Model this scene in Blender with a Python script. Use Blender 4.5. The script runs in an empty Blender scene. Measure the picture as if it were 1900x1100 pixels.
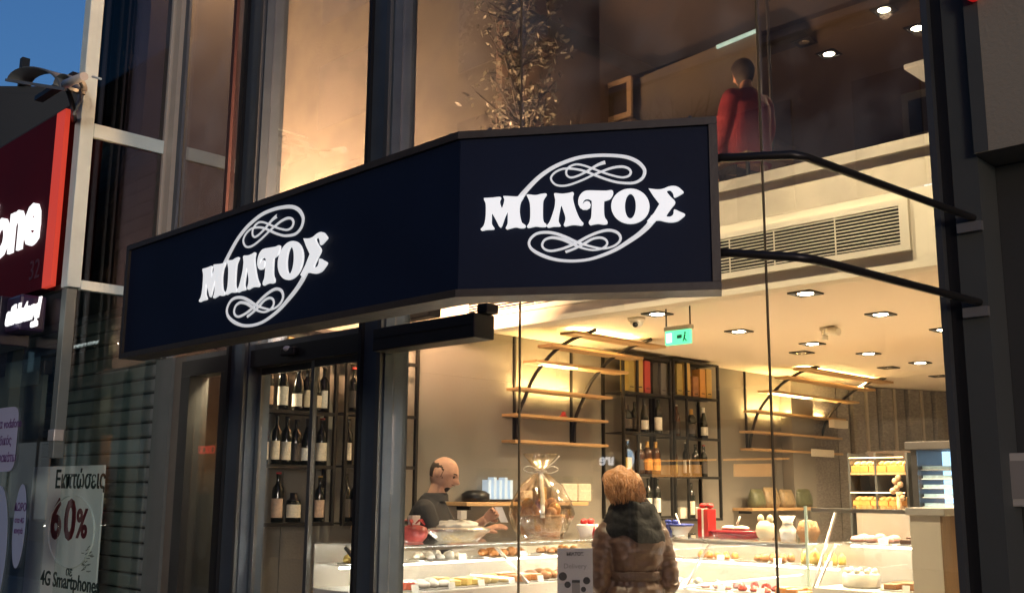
import bpy, bmesh, math, random
from mathutils import Vector, Matrix, noise
random.seed(7)
S = bpy.context.scene
COL = S.collection

# ------------------------------------------------------------------ camera
FPX = 1950.0                       # focal length in pixels of a 1900 px wide frame
EYE = Vector((0, 0, 1.55))
_p, _r, _s = math.radians(10.46), math.radians(0.42), math.sqrt(0.5)
_F0, _R0, _Z = Vector((-_s, _s, 0)), Vector((_s, _s, 0)), Vector((0, 0, 1))
CF = _F0*math.cos(_p) + _Z*math.sin(_p)
_U0 = -_F0*math.sin(_p) + _Z*math.cos(_p)
CR = _R0*math.cos(_r) + _U0*math.sin(_r)
CU = _U0*math.cos(_r) - _R0*math.sin(_r)
cam = bpy.data.cameras.new('camera'); cam_o = bpy.data.objects.new('camera', cam); COL.objects.link(cam_o)
m = Matrix.Identity(4)
for i in range(3):
    m[i][0], m[i][1], m[i][2], m[i][3] = CR[i], CU[i], -CF[i], EYE[i]
cam_o.matrix_world = m
cam.sensor_width = 36; cam.lens = 36*FPX/1900; cam.clip_start = 0.05; cam.clip_end = 600
S.camera = cam_o

# ------------------------------------------------------------------ sky, sun, exposure
W = bpy.data.worlds.new('World'); S.world = W; W.use_nodes = True
wn = W.node_tree.nodes; wl = W.node_tree.links
bg = wn['Background']
sky = wn.new('ShaderNodeTexSky'); sky.sky_type = 'NISHITA'; sky.sun_disc = False
sky.sun_elevation = math.radians(2.0); sky.sun_rotation = math.radians(126.9)
sky.altitude = 100; sky.air_density = 1.0; sky.dust_density = 3.0; sky.ozone_density = 4.2
tint = wn.new('ShaderNodeMix'); tint.data_type = 'RGBA'; tint.blend_type = 'MULTIPLY'; tint.inputs[0].default_value = 1; tint.inputs[7].default_value = (1.65, 1.14, 1.02, 1)
wl.new(sky.outputs[0], tint.inputs[6]); wl.new(tint.outputs[2], bg.inputs[0]); bg.inputs[1].default_value = 0.15
sun = bpy.data.lights.new('sun', 'SUN'); sun.energy = 0.42; sun.angle = math.radians(12); sun.color = (.97, 1, .94)
sun_o = bpy.data.objects.new('sun', sun); COL.objects.link(sun_o)
sun_o.rotation_euler = Vector((.80, -.60, .03)).to_track_quat('Z', 'Y').to_euler()
S.view_settings.view_transform = 'Standard'; S.view_settings.look = 'None'
S.view_settings.exposure = 1.2; S.view_settings.gamma = 1.0
S.render.engine = 'CYCLES'
cy = S.cycles
cy.use_denoising = True
cy.max_bounces = 8; cy.diffuse_bounces = 3; cy.glossy_bounces = 4; cy.transmission_bounces = 4
cy.transparent_max_bounces = 32; cy.caustics_reflective = False; cy.caustics_refractive = False
cy.sample_clamp_indirect = 4.0

# ------------------------------------------------------------------ helpers
def at(px, py, X=None, Y=None, Z=None, D=None):
    """point of the place seen at a photograph position, on the plane X=, Y= or Z= (or at a depth D)"""
    d = CF + CR*((px-950)/FPX) + CU*((550-py)/FPX)
    if X is not None: t = X/d.x
    elif Y is not None: t = Y/d.y
    elif Z is not None: t = (Z-EYE.z)/d.z
    else: t = D
    return EYE + d*t

def srgb(r, g, b):
    f = lambda v: (v/255/12.92) if v <= 10 else ((v/255+.055)/1.055)**2.4
    return (f(r), f(g), f(b))

MATS = {}
def mat(name, col=(.5,.5,.5), rough=.6, metal=0, emit=0, ecol=None, var=.12, scale=8, bump=0.0, bscale=60, spec=.5, stretch=None, coat=0, sheen=0):
    """principled material with a little procedural colour variation and fine relief"""
    if name in MATS: return MATS[name]
    M = bpy.data.materials.new(name); M.use_nodes = True; MATS[name] = M
    nt = M.node_tree; N, L = nt.nodes, nt.links
    b = N['Principled BSDF']
    b.inputs['Roughness'].default_value = rough; b.inputs['Metallic'].default_value = metal
    b.inputs['Specular IOR Level'].default_value = spec
    if coat: b.inputs['Coat Weight'].default_value = coat
    if sheen: b.inputs['Sheen Weight'].default_value = sheen
    tc = N.new('ShaderNodeTexCoord'); mp = N.new('ShaderNodeMapping')
    L.new(tc.outputs['Object'], mp.inputs[0])
    if stretch: mp.inputs['Scale'].default_value = stretch
    nz = N.new('ShaderNodeTexNoise'); nz.inputs['Scale'].default_value = scale; nz.inputs['Detail'].default_value = 5
    L.new(mp.outputs[0], nz.inputs['Vector'])
    mx = N.new('ShaderNodeMix'); mx.data_type = 'RGBA'
    lo = [max(0, v*(1-var)) for v in col]; hi = [min(1, v*(1+var)) for v in col]
    mx.inputs[6].default_value = (*lo, 1); mx.inputs[7].default_value = (*hi, 1)
    L.new(nz.outputs['Fac'], mx.inputs[0]); L.new(mx.outputs[2], b.inputs['Base Color'])
    rr = N.new('ShaderNodeMapRange'); rr.inputs[3].default_value = max(.02, rough-.08); rr.inputs[4].default_value = min(1, rough+.08)
    L.new(nz.outputs['Fac'], rr.inputs[0]); L.new(rr.outputs[0], b.inputs['Roughness'])
    if bump:
        n2 = N.new('ShaderNodeTexNoise'); n2.inputs['Scale'].default_value = bscale; n2.inputs['Detail'].default_value = 4
        L.new(mp.outputs[0], n2.inputs['Vector'])
        bp = N.new('ShaderNodeBump'); bp.inputs['Strength'].default_value = bump; bp.inputs['Distance'].default_value = .01
        L.new(n2.outputs['Fac'], bp.inputs['Height']); L.new(bp.outputs[0], b.inputs['Normal'])
    if emit:
        b.inputs['Emission Color'].default_value = (*(ecol or col), 1); b.inputs['Emission Strength'].default_value = emit
    return M

def glass(name, r0=.05, tint=(1,1,1), rough=0.0, dirt_haze=0.0, gcol=(1,1,1)):
    """thin clear pane: straight-through light plus an angle-dependent mirror reflection"""
    if name in MATS: return MATS[name]
    M = bpy.data.materials.new(name); M.use_nodes = True; MATS[name] = M
    N, L = M.node_tree.nodes, M.node_tree.links
    for n in list(N):
        if n.type == 'BSDF_PRINCIPLED': N.remove(n)
    out = [n for n in N if n.type == 'OUTPUT_MATERIAL'][0]
    tr = N.new('ShaderNodeBsdfTransparent'); tr.inputs[0].default_value = (*tint, 1)
    gl = N.new('ShaderNodeBsdfGlossy'); gl.inputs['Roughness'].default_value = rough; gl.inputs[0].default_value = (*gcol, 1)
    lw = N.new('ShaderNodeLayerWeight'); lw.inputs[0].default_value = .5
    pw = N.new('ShaderNodeMath'); pw.operation = 'POWER'; pw.inputs[1].default_value = 5
    L.new(lw.outputs['Facing'], pw.inputs[0])
    mr = N.new('ShaderNodeMapRange'); mr.inputs[3].default_value = r0; mr.inputs[4].default_value = 1
    L.new(pw.outputs[0], mr.inputs[0])
    mx = N.new('ShaderNodeMixShader'); L.new(mr.outputs[0], mx.inputs[0]); L.new(tr.outputs[0], mx.inputs[1]); L.new(gl.outputs[0], mx.inputs[2])
    last = mx
    if dirt_haze:
        df = N.new('ShaderNodeBsdfDiffuse'); df.inputs[0].default_value = (.6,.6,.58,1)
        nz = N.new('ShaderNodeTexNoise'); nz.inputs['Scale'].default_value = 3; nz.inputs['Detail'].default_value = 8
        tc = N.new('ShaderNodeTexCoord'); L.new(tc.outputs['Object'], nz.inputs['Vector'])
        dr = N.new('ShaderNodeMapRange'); dr.inputs[1].default_value = .45; dr.inputs[2].default_value = .8; dr.inputs[4].default_value = dirt_haze
        L.new(nz.outputs['Fac'], dr.inputs[0])
        m2 = N.new('ShaderNodeMixShader'); L.new(dr.outputs[0], m2.inputs[0]); L.new(mx.outputs[0], m2.inputs[1]); L.new(df.outputs[0], m2.inputs[2]); last = m2
    L.new(last.outputs[0], out.inputs[0])
    return M

def tag(o, label=None, cat=None, group=None, kind=None):
    if label: o['label'] = label
    if cat: o['category'] = cat
    if group: o['group'] = group
    if kind: o['kind'] = kind
    return o

def link(name, me, parent=None, loc=None, rotz=0):
    o = bpy.data.objects.new(name, me); COL.objects.link(o)
    if parent is not None: o.parent = parent
    if loc is not None: o.location = loc
    if rotz: o.rotation_euler.z = rotz
    return o

def empty(name, loc=(0,0,0), rotz=0, label=None, cat=None, group=None):
    o = bpy.data.objects.new(name, None); COL.objects.link(o); o.location = loc; o.rotation_euler.z = rotz
    o.empty_display_size = .1
    return tag(o, label, cat, group)

class MB:
    """collects simple solids; build() links them as one mesh object (coordinates relative to the parent's origin)"""
    def __init__(s): s.v = []; s.f = []; s.mi = []; s.cur = 0; s.smooth = []
    def face(s, idx, sm=False): s.f.append(idx); s.mi.append(s.cur); s.smooth.append(sm)
    def box(s, x0, x1, y0, y1, z0, z1, bev=0):
        if x0 > x1: x0, x1 = x1, x0
        if y0 > y1: y0, y1 = y1, y0
        if z0 > z1: z0, z1 = z1, z0
        if bev:
            return s.bbox(x0, x1, y0, y1, z0, z1, bev)
        n = len(s.v)
        s.v += [Vector(p) for p in ((x0,y0,z0),(x1,y0,z0),(x1,y1,z0),(x0,y1,z0),(x0,y0,z1),(x1,y0,z1),(x1,y1,z1),(x0,y1,z1))]
        for q in ((0,3,2,1),(4,5,6,7),(0,1,5,4),(1,2,6,5),(2,3,7,6),(3,0,4,7)): s.face([n+i for i in q])
        return s
    def bbox(s, x0, x1, y0, y1, z0, z1, b):
        b = min(b, (x1-x0)*.45, (y1-y0)*.45, (z1-z0)*.45)
        bm = bmesh.new()
        bmesh.ops.create_cube(bm, size=1)
        for v in bm.verts:
            v.co = Vector((x0+(v.co.x+.5)*(x1-x0), y0+(v.co.y+.5)*(y1-y0), z0+(v.co.z+.5)*(z1-z0)))
        bmesh.ops.bevel(bm, geom=bm.edges[:], offset=b, segments=2, affect='EDGES', profile=.5)
        s.addbm(bm); bm.free(); return s
    def addbm(s, bm, sm=False):
        n = len(s.v); bm.verts.index_update()
        s.v += [v.co.copy() for v in bm.verts]
        for f in bm.faces: s.face([n+v.index for v in f.verts], sm)
    def hexa(s, P):
        """eight corners: four bottom (ccw from above), four top"""
        n = len(s.v); s.v += [Vector(p) for p in P]
        for q in ((0,3,2,1),(4,5,6,7),(0,1,5,4),(1,2,6,5),(2,3,7,6),(3,0,4,7)): s.face([n+i for i in q])
        return s
    def bar(s, a, b, w, h, up=(0,0,1)):
        """rectangular bar from a to b, w across, h along up"""
        a, b = Vector(a), Vector(b); d = (b-a).normalized(); up = Vector(up)
        sd = d.cross(up)
        if sd.length < 1e-4: sd = d.cross(Vector((1,0,0)))
        sd.normalize(); u = sd.cross(d).normalized()
        sd *= w/2; u *= h/2
        return s.hexa((a-sd-u, a+sd-u, b+sd-u, b-sd-u, a-sd+u, a+sd+u, b+sd+u, b-sd+u))
    def tube(s, path, rad, n=8, cap=True, squash=1.0):
        path = [Vector(p) for p in path]
        if not hasattr(rad, '__len__'): rad = [rad]*len(path)
        base = len(s.v); ref = None
        for i, p in enumerate(path):
            t = (path[min(i+1, len(path)-1)] - path[max(i-1, 0)]).normalized()
            if ref is None:
                ref = Vector((0,0,1)) if abs(t.z) < .9 else Vector((1,0,0))
            x = ref.cross(t).normalized(); y = t.cross(x).normalized(); ref = y.copy() if False else ref
            for k in range(n):
                a = 2*math.pi*k/n
                s.v.append(p + x*math.cos(a)*rad[i] + y*math.sin(a)*rad[i]*squash)
        for i in range(len(path)-1):
            for k in range(n):
                k2 = (k+1) % n
                s.face([base+i*n+k, base+i*n+k2, base+(i+1)*n+k2, base+(i+1)*n+k], True)
        if cap:
            s.face([base+k for k in range(n)][::-1]); e = base+(len(path)-1)*n
            s.face([e+k for k in range(n)])
        return s
    def lathe(s, prof, c=(0,0,0), n=16, wob=None):
        """profile of (radius, height) turned about a vertical axis at c"""
        c = Vector(c); base = len(s.v)
        for i, (r, z) in enumerate(prof):
            for k in range(n):
                a = 2*math.pi*k/n; rr = r*(wob(a, z) if wob else 1)
                s.v.append(c + Vector((rr*math.cos(a), rr*math.sin(a), z)))
        for i in range(len(prof)-1):
            for k in range(n):
                k2 = (k+1) % n
                s.face([base+i*n+k, base+i*n+k2, base+(i+1)*n+k2, base+(i+1)*n+k], True)
        if prof[0][0] > 1e-4: s.face([base+k for k in range(n)][::-1])
        if prof[-1][0] > 1e-4: s.face([base+(len(prof)-1)*n+k for k in range(n)])
        return s
    def loft(s, rings, n=20, cap=True, ex=2.0):
        """rings: (centre, rx, ry[, xdir, ydir]) -> smooth skin"""
        base = len(s.v)
        for r in rings:
            c, rx, ry = Vector(r[0]), r[1], r[2]
            xd = Vector(r[3]) if len(r) > 3 else Vector((1,0,0)); yd = Vector(r[4]) if len(r) > 4 else Vector((0,1,0))
            for k in range(n):
                a = 2*math.pi*k/n; ca, sa = math.cos(a), math.sin(a)
                q = 2/ex
                s.v.append(c + xd*rx*math.copysign(abs(ca)**q, ca) + yd*ry*math.copysign(abs(sa)**q, sa))
        for i in range(len(rings)-1):
            for k in range(n):
                k2 = (k+1) % n
                s.face([base+i*n+k, base+i*n+k2, base+(i+1)*n+k2, base+(i+1)*n+k], True)
        if cap:
            s.face([base+k for k in range(n)][::-1], True); e = base+(len(rings)-1)*n
            s.face([e+k for k in range(n)], True)
        return s
    def ball(s, c, r, n=12, m=8, fn=None):
        c = Vector(c); base = len(s.v)
        if not hasattr(r, '__len__'): r = (r, r, r)
        for i in range(m+1):
            th = math.pi*i/m
            for k in range(n):
                a = 2*math.pi*k/n
                u = Vector((math.sin(th)*math.cos(a), math.sin(th)*math.sin(a), -math.cos(th)))
                p = Vector((u.x*r[0], u.y*r[1], u.z*r[2]))
                if fn: p = fn(u, p)
                s.v.append(c+p)
        for i in range(m):
            for k in range(n):
                k2 = (k+1) % n
                s.face([base+i*n+k, base+i*n+k2, base+(i+1)*n+k2, base+(i+1)*n+k], True)
        return s
    def prism(s, poly, depth):
        """3D polygon (list of points) pushed along the vector depth"""
        n = len(s.v); k = len(poly); d = Vector(depth)
        s.v += [Vector(p) for p in poly] + [Vector(p)+d for p in poly]
        s.face(list(range(n, n+k))); s.face(list(range(n+k, n+2*k))[::-1])
        for i in range(k):
            j = (i+1) % k; s.face([n+i, n+k+i, n+k+j, n+j])
        return s
    def mesh(s, name, mats, off=None):
        me = bpy.data.meshes.new(name)
        vs = [tuple(v-off) if off is not None else tuple(v) for v in s.v]
        me.from_pydata(vs, [], s.f); 
        for mm in (mats if isinstance(mats, (list, tuple)) else [mats]): me.materials.append(mm)
        me.polygons.foreach_set('material_index', s.mi); me.polygons.foreach_set('use_smooth', s.smooth)
        me.validate()
        bm = bmesh.new(); bm.from_mesh(me); bmesh.ops.remove_doubles(bm, verts=bm.verts, dist=1e-6); bmesh.ops.recalc_face_normals(bm, faces=bm.faces); bm.to_mesh(me); bm.free()
        me.update(); return me
    def build(s, name, mats, parent=None, rel=True):
        """world coordinates are stored relative to the parent's location"""
        off = Vector(parent_loc(parent)) if (parent is not None and rel) else None
        return link(name, s.mesh(name, mats, off), parent)

def parent_loc(p):
    v = Vector((0,0,0))
    while p is not None: v += p.location; p = p.parent
    return v

def one(name, mb, mats, label=None, cat=None, group=None, kind=None):
    """a thing that is a single mesh: its origin sits at the middle of its base"""
    lo = Vector((min(v.x for v in mb.v), min(v.y for v in mb.v), min(v.z for v in mb.v)))
    hi = Vector((max(v.x for v in mb.v), max(v.y for v in mb.v), max(v.z for v in mb.v)))
    c = Vector(((lo.x+hi.x)/2, (lo.y+hi.y)/2, lo.z))
    o = link(name, mb.mesh(name, mats, c), None, c)
    return tag(o, label, cat, group, kind)

def copy_tree(o, parent=None):
    c = o.copy(); COL.objects.link(c)
    if parent is not None: c.parent = parent
    for ch in list(o.children): copy_tree(ch, c)
    return c

def to_mesh(o, name):
    dg = bpy.context.evaluated_depsgraph_get(); dg.update()
    me = bpy.data.meshes.new_from_object(o.evaluated_get(dg)); me.name = name
    return me

def text_mesh(txt, size, depth=.002, bold=0.0, align='LEFT', shear=0):
    cu = bpy.data.curves.new('lettering', 'FONT'); cu.body = txt; cu.size = size; cu.extrude = depth; cu.offset = bold
    cu.align_x = align; cu.resolution_u = 3; cu.shear = shear
    o = bpy.data.objects.new('lettering', cu); COL.objects.link(o)
    me = to_mesh(o, 'lettering'); bpy.data.objects.remove(o); bpy.data.curves.remove(cu)
    return me

def put_text(txt, size, origin, ex, ez, parent, m, name='lettering', depth=.002, bold=0.0, align='LEFT', sx=1.0, shear=0):
    """flat raised lettering on a plane: ex along the line, ez up"""
    me = text_mesh(txt, size, depth, bold, align, shear)
    ex, ez = Vector(ex).normalized(), Vector(ez).normalized(); n = ex.cross(ez)
    off = parent_loc(parent) if parent else Vector((0,0,0))
    o3 = Vector(origin) - off
    for v in me.vertices: v.co = o3 + ex*v.co.x*sx + ez*v.co.y + n*v.co.z
    me.materials.clear(); me.materials.append(m)
    return link(name, me, parent)

def poly_mesh(loops, depth, bevel=0.0):
    """2D outlines (holes allowed) -> raised letter mesh in x,y with thickness along z"""
    cu = bpy.data.curves.new('outline', 'CURVE'); cu.dimensions = '2D'; cu.fill_mode = 'BOTH'; cu.extrude = depth; cu.bevel_depth = bevel; cu.bevel_resolution = 1
    for lp in loops:
        sp = cu.splines.new('POLY'); sp.points.add(len(lp)-1); sp.use_cyclic_u = True
        for p, (x, y) in zip(sp.points, lp): p.co = (x, y, 0, 1)
    o = bpy.data.objects.new('outline', cu); COL.objects.link(o)
    me = to_mesh(o, 'outline'); bpy.data.objects.remove(o); bpy.data.curves.remove(cu)
    return me

def voxel(mb, name, mats, parent, size=.012, smooth=6):
    """fuse overlapping lofts into one continuous surface"""
    me = mb.mesh(name, mats); o = bpy.data.objects.new('tmp', me); COL.objects.link(o)
    r = o.modifiers.new('r', 'REMESH'); r.mode = 'VOXEL'; r.voxel_size = size; r.use_smooth_shade = True
    sm = o.modifiers.new('s', 'SMOOTH'); sm.iterations = smooth; sm.factor = .5
    me2 = to_mesh(o, name); bpy.data.objects.remove(o); bpy.data.meshes.remove(me)
    me2.materials.clear()
    for mm in (mats if isinstance(mats, (list, tuple)) else [mats]): me2.materials.append(mm)
    for p in me2.polygons: p.use_smooth = True; p.material_index = 0
    return link(name, me2, parent)

def catmull(P, k=6):
    out = []
    n = len(P)
    for i in range(n-1):
        p0, p1, p2, p3 = P[max(i-1,0)], P[i], P[i+1], P[min(i+2,n-1)]
        for j in range(k):
            t = j/k
            out.append(tuple(.5*((2*b)+(-a+c)*t+(2*a-5*b+4*c-d)*t*t+(-a+3*b-3*c+d)*t**3) for a,b,c,d in zip(p0,p1,p2,p3)))
    out.append(tuple(P[-1])); return out

def lamp(name, kind, loc, energy, col, parent=None, target=None, size=.1, spot=None, blend=.5):
    l = bpy.data.lights.new(name, kind); l.energy = energy; l.color = col
    if kind == 'AREA': l.size = size
    elif kind in ('POINT', 'SPOT'): l.shadow_soft_size = size
    if kind == 'SPOT' and spot: l.spot_size = math.radians(spot); l.spot_blend = blend
    o = bpy.data.objects.new(name, l); COL.objects.link(o)
    off = parent_loc(parent) if parent else Vector((0,0,0))
    o.location = Vector(loc) - off
    if parent is not None: o.parent = parent
    if target is not None:
        o.rotation_euler = (Vector(target)-Vector(loc)).to_track_quat('-Z', 'Y').to_euler()
    return o

# ------------------------------------------------------------------ materials
WARM = (1, .75, .45)
M_navy = mat('navy_sheet', (.006,.012,.032), .6, var=.4, scale=2.5, bump=.06, bscale=40, spec=.15)
M_signframe = mat('sign_frame', (.045,.040,.034), .45, metal=.3, var=.3, scale=20, bump=.1)
M_black = mat('black_metal', (.012,.012,.013), .4, metal=.3)
M_rod = mat('rod_metal', (.03,.028,.026), .4, metal=.6)
M_steel = mat('grey_steel', (.13,.14,.14), .38, metal=.7, var=.2, stretch=(1,1,.2))
M_mull = mat('mullion_steel', (.10,.13,.16), .35, metal=.6, var=.2)
M_dkframe = mat('dark_frame', (.028,.030,.028), .45, metal=.4, var=.25)
M_white = mat('white_frame_paint', (.70,.84,.80), .5, var=.15, scale=6, bump=.1)
M_letter = mat('lit_letter', (.85,.87,.88), .4, emit=.26, ecol=(.95,.98,1), var=.02)
M_scroll = mat('lit_scroll', (.8,.82,.83), .4, emit=.17, ecol=(.93,.97,1), var=.04)
M_glass = glass('shop_glass', .10, dirt_haze=.006)
M_glass_up = glass('upper_glass', .20, tint=(.95,.94,.93), dirt_haze=.16)  # milky mix paints the hazy veil of reflections over the upper panes
M_door_glass = glass('door_glass', .05, tint=(.99,.99,.98), dirt_haze=.006)
M_case = glass('case_glass', .045, tint=(.985,.995,.985))
M_green_glass = glass('vitrine_glass', .08, tint=(.94,.97,.96), dirt_haze=.03)
M_wall = mat('taupe_plaster', (.215,.198,.168), .85, var=.16, scale=2.2, bump=.2, bscale=60)
M_ceil = mat('ceiling_paint', (.74,.64,.52), .9, var=.03, scale=1)
M_bulk = mat('bulkhead_paint', (.80,.72,.58), .85, var=.03, scale=1)
M_floor = mat('shop_floor_tile', (.45,.41,.35), .35, var=.1, scale=2)
M_oak = mat('oak_board', (.45,.28,.13), .5, var=.25, scale=6, stretch=(8,.6,8), bump=.1)
M_rack = mat('rack_metal', (.016,.015,.014), .5, metal=.5)
M_stone = mat('split_stone', (.21,.19,.17), .9, var=.75, scale=22, stretch=(1,1,3), bump=1.0, bscale=16)
M_cream = mat('cream_laminate', (.62,.57,.47), .5, var=.04)
M_wood = mat('brown_veneer', (.26,.16,.08), .5, var=.3, stretch=(8,8,.6))
M_led = mat('led_tube', (1,.97,.9), .5, emit=24, ecol=(1,.96,.88), var=0)
M_ledw = mat('warm_led', (1,.8,.4), .5, emit=120, ecol=(1,.66,.24), var=0)
M_bulb = mat('lit_lamp', (1,.9,.7), .5, emit=30, ecol=(1,.86,.6), var=0)
M_asphalt = mat('asphalt', (.05,.05,.052), .85, var=.3, scale=30, bump=.4)
M_pave = mat('paving', (.20,.195,.185), .75, var=.2, scale=5, bump=.2)
M_conc = mat('rendered_wall', (.25,.225,.17), .85, var=.14, scale=2, bump=.25, bscale=90)
M_dkwall = mat('dark_cladding', (.032,.033,.030), .6, var=.25, scale=2, bump=.1)
M_skin = mat('skin', (.50,.28,.19), .62, var=.22, scale=28, bump=.25, bscale=90, spec=.3)
# ================================================================== setting
GY = 3.50          # plane of the glass front
XW = -6.20         # plane of the shop's side wall
ZC = 2.83          # shop ceiling
YB = 5.25          # face of the bulkhead under the upper floor

def structure(name, mb, mats):
    o = one(name, mb, mats); o['kind'] = 'structure'; return o

g = MB(); g.box(-300, 300, -300, 300, -.40, -.14); structure('ground', g, M_asphalt)
pv = empty('pavement', (-6, 1, 0)); pv['kind'] = 'structure'
MB().box(-40, 20, -1.6, 3.42, -.138, -.012).build('paving_bed', M_pave, pv)
MB().box(-40, 20, -1.75, -1.604, -.138, .004).build('kerb', mat('kerb_stone', (.3,.29,.27), .8, bump=.2), pv)
tile = MB().box(-.295, .295, -.295, .295, -.011, 0).mesh('paving_slab', M_pave)
for i in range(16):
    for j in range(7):
        link('paving_slab', tile, pv, Vector((-9.6+i*.6+6, -.9+j*.6-1, 0)))

structure('shop_floor', MB().box(-6.9, -1.0, 3.56, 13.5, -.10, .012), M_floor)
wl_ = MB(); wl_.box(-6.36, XW, 4.02, 11.6, 0, 2.44); wl_.box(-6.36, XW, 3.58, 11.6, 2.441, 7.2); structure('wall_left', wl_, M_wall)
wb = MB(); wb.prism([(-6.2,11.6,0), (-5.58,13.4,0), (-5.7,13.6,0), (-6.36,11.6,0)], (0,0,7.2)); structure('wall_rear_left', wb, M_wall)
structure('wall_back', MB().box(-5.58, -.9, 13.4, 13.56, 0, 7.2), M_wall)
structure('wall_right', MB().box(-1.27, -1.1, 3.72, 13.4, 0, 7.2), M_wall)
structure('ceiling', MB().box(-6.198, -1.272, YB+.14, 13.4, ZC, 3.33), M_ceil)
blk = MB(); blk.box(-6.198, -1.272, YB, YB+.138, 2.70, 3.33); structure('bulkhead', blk, M_bulk)
structure('upper_floor_edge', MB().box(-6.198, -1.272, YB-.03, YB+.20, 3.332, 3.395), mat('edge_trim', (.62,.56,.47), .6))
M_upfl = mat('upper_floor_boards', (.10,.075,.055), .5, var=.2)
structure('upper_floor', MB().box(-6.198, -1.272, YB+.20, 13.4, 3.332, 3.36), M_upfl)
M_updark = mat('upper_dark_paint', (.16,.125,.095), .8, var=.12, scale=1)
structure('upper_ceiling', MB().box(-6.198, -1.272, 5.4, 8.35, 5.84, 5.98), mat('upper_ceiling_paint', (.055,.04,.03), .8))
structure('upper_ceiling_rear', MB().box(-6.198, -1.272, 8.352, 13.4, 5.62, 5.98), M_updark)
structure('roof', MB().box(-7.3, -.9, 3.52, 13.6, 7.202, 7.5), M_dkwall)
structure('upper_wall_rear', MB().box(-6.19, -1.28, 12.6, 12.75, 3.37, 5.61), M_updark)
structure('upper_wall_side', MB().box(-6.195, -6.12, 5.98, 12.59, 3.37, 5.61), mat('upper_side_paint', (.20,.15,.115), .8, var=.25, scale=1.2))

# ------------------------------------------------------------------ split stone cladding at the back of the shop
sw = empty('stone_cladding', (-5.9, 12.4, 0), label='rough grey stone panels lining the far corner wall of the shop', cat='wall cladding')
a, b = Vector((-6.19,11.62,0)), Vector((-5.59,13.36,0)); n_ = Vector((b.y-a.y, -(b.x-a.x), 0)).normalized()
for i in range(8):
    t0, t1 = i/8+.014, (i+1)/8-.014
    p, q = a.lerp(b, t0), a.lerp(b, t1); dp = .05 + (.03 if i % 2 else 0)
    mb = MB(); mb.prism([p+n_*.005, q+n_*.005, q+n_*dp, p+n_*dp], (0,0,2.82)); mb.build('stone_panel', M_stone, sw)
    if i % 2: p2, q2 = a.lerp(b, (i+1)/8-.009), a.lerp(b, (i+1)/8+.009); mb = MB(); mb.prism([p2+n_*.005, q2+n_*.005, q2+n_*.10, p2+n_*.10], (0,0,2.82)); mb.build('joint_strip', mat('joint_metal', (.42,.37,.30), .4, metal=.3), sw)
mb = MB(); mb.box(-6.195, -6.12, 10.95, 11.58, .02, 2.82); mb.build('stone_panel', M_stone, sw)
# plain pilaster before the stone
structure('wall_pilaster', MB().box(-6.198, -6.06, 10.45, 10.93, .014, 2.825), M_wall)

# ------------------------------------------------------------------ stair bay left of the shop
structure('stair_bay_wall', MB().box(-7.2, -6.362, 4.7, 4.8, 0, 7.2), mat('stair_plaster', (.5,.42,.34), .85, var=.05))
structure('stair_bay_side', MB().box(-7.3, -7.2, 3.56, 4.8, 0, 7.2), M_dkwall)
st = empty('stair_flight', (-6.8, 4.2, 2.5), label='dark stair flight slanting behind the narrow left upper window', cat='stairs')
P = [at(334,108,Y=4.25), at(406,198,Y=4.25), at(398,400,Y=4.25), at(322,440,Y=4.25)]
MB().prism(P, (0,.12,0)).build('stair_soffit', mat('stair_soffit_paint', (.07,.08,.08), .5, var=.3), st)
mb = MB(); mb.bar(at(334,106,Y=4.235), at(407,197,Y=4.235), .03, .025); mb.build('stair_edge', mat('stair_edge_trim', (.55,.4,.25), .5), st)

# ================================================================== glass front
ff = empty('shop_facade', (-4, GY, 0), label='tall glass shop front with steel mullions behind the navy sign', cat='shop front')
M1 = (-5.985, -5.745); M2 = (-4.60, -4.385)
ZT = 7.15
for (x0, x1), dw in ((M1, .10), (M2, .0)):
    MB().box(x0, x1, GY-.06, GY+.10, 0, ZT).build('mullion', M_dkframe if False else M_mull, ff)
    MB().box(x0+.004, x0+.03, GY-.085, GY-.062, .01, ZT).build('mullion_lip', M_black, ff)
    MB().box(x1-.045, x1-.012, GY-.085, GY-.062, .01, ZT).build('mullion_lip', M_steel, ff)
for x in (-3.445, -2.114):
    MB().box(x-.0025, x+.0025, GY-.0055, GY+.0055, .06, ZT).build('glass_joint', mat('sealant', (.10,.08,.05), .5), ff)
MB().box(-1.430, -1.408, GY-.05, GY+.06, 0, ZT).build('end_frame', M_steel, ff)
MB().box(-1.4075, -1.372, GY-.02, GY+.05, 0, ZT).build('end_channel', M_black, ff)
MB().box(-4.384, -1.431, GY-.03, GY+.05, .012, .06).build('bottom_rail', M_dkframe, ff)
xs = [-4.382, -3.452, -2.121, -1.432]
for i in range(3):
    xa = xs[i] if i == 0 else xs[i]+.014
    MB().box(xa, xs[i+1], GY-.005, GY+.005, .062, 2.60).build('pane', M_glass, ff)
    MB().box(xa, xs[i+1], GY-.005, GY+.005, 2.603, ZT).build('pane', M_glass_up, ff)
MB().box(M1[1]+.002, M2[0]-.002, GY-.005, GY+.005, 2.44, ZT).build('pane', M_glass_up, ff)
MB().box(-7.0, M1[0]-.002, GY-.005, GY+.005, 2.44, ZT).build('pane', M_glass_up, ff)
# header above the doors, with the clear strip over it
MB().box(-6.62, -4.602, GY-.05, GY+.09, 2.29, 2.395).build('door_header', M_dkframe, ff)
MB().box(-6.62, -4.602, GY-.02, GY+.03, 2.396, 2.436).build('transom_rail', M_steel, ff)
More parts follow.
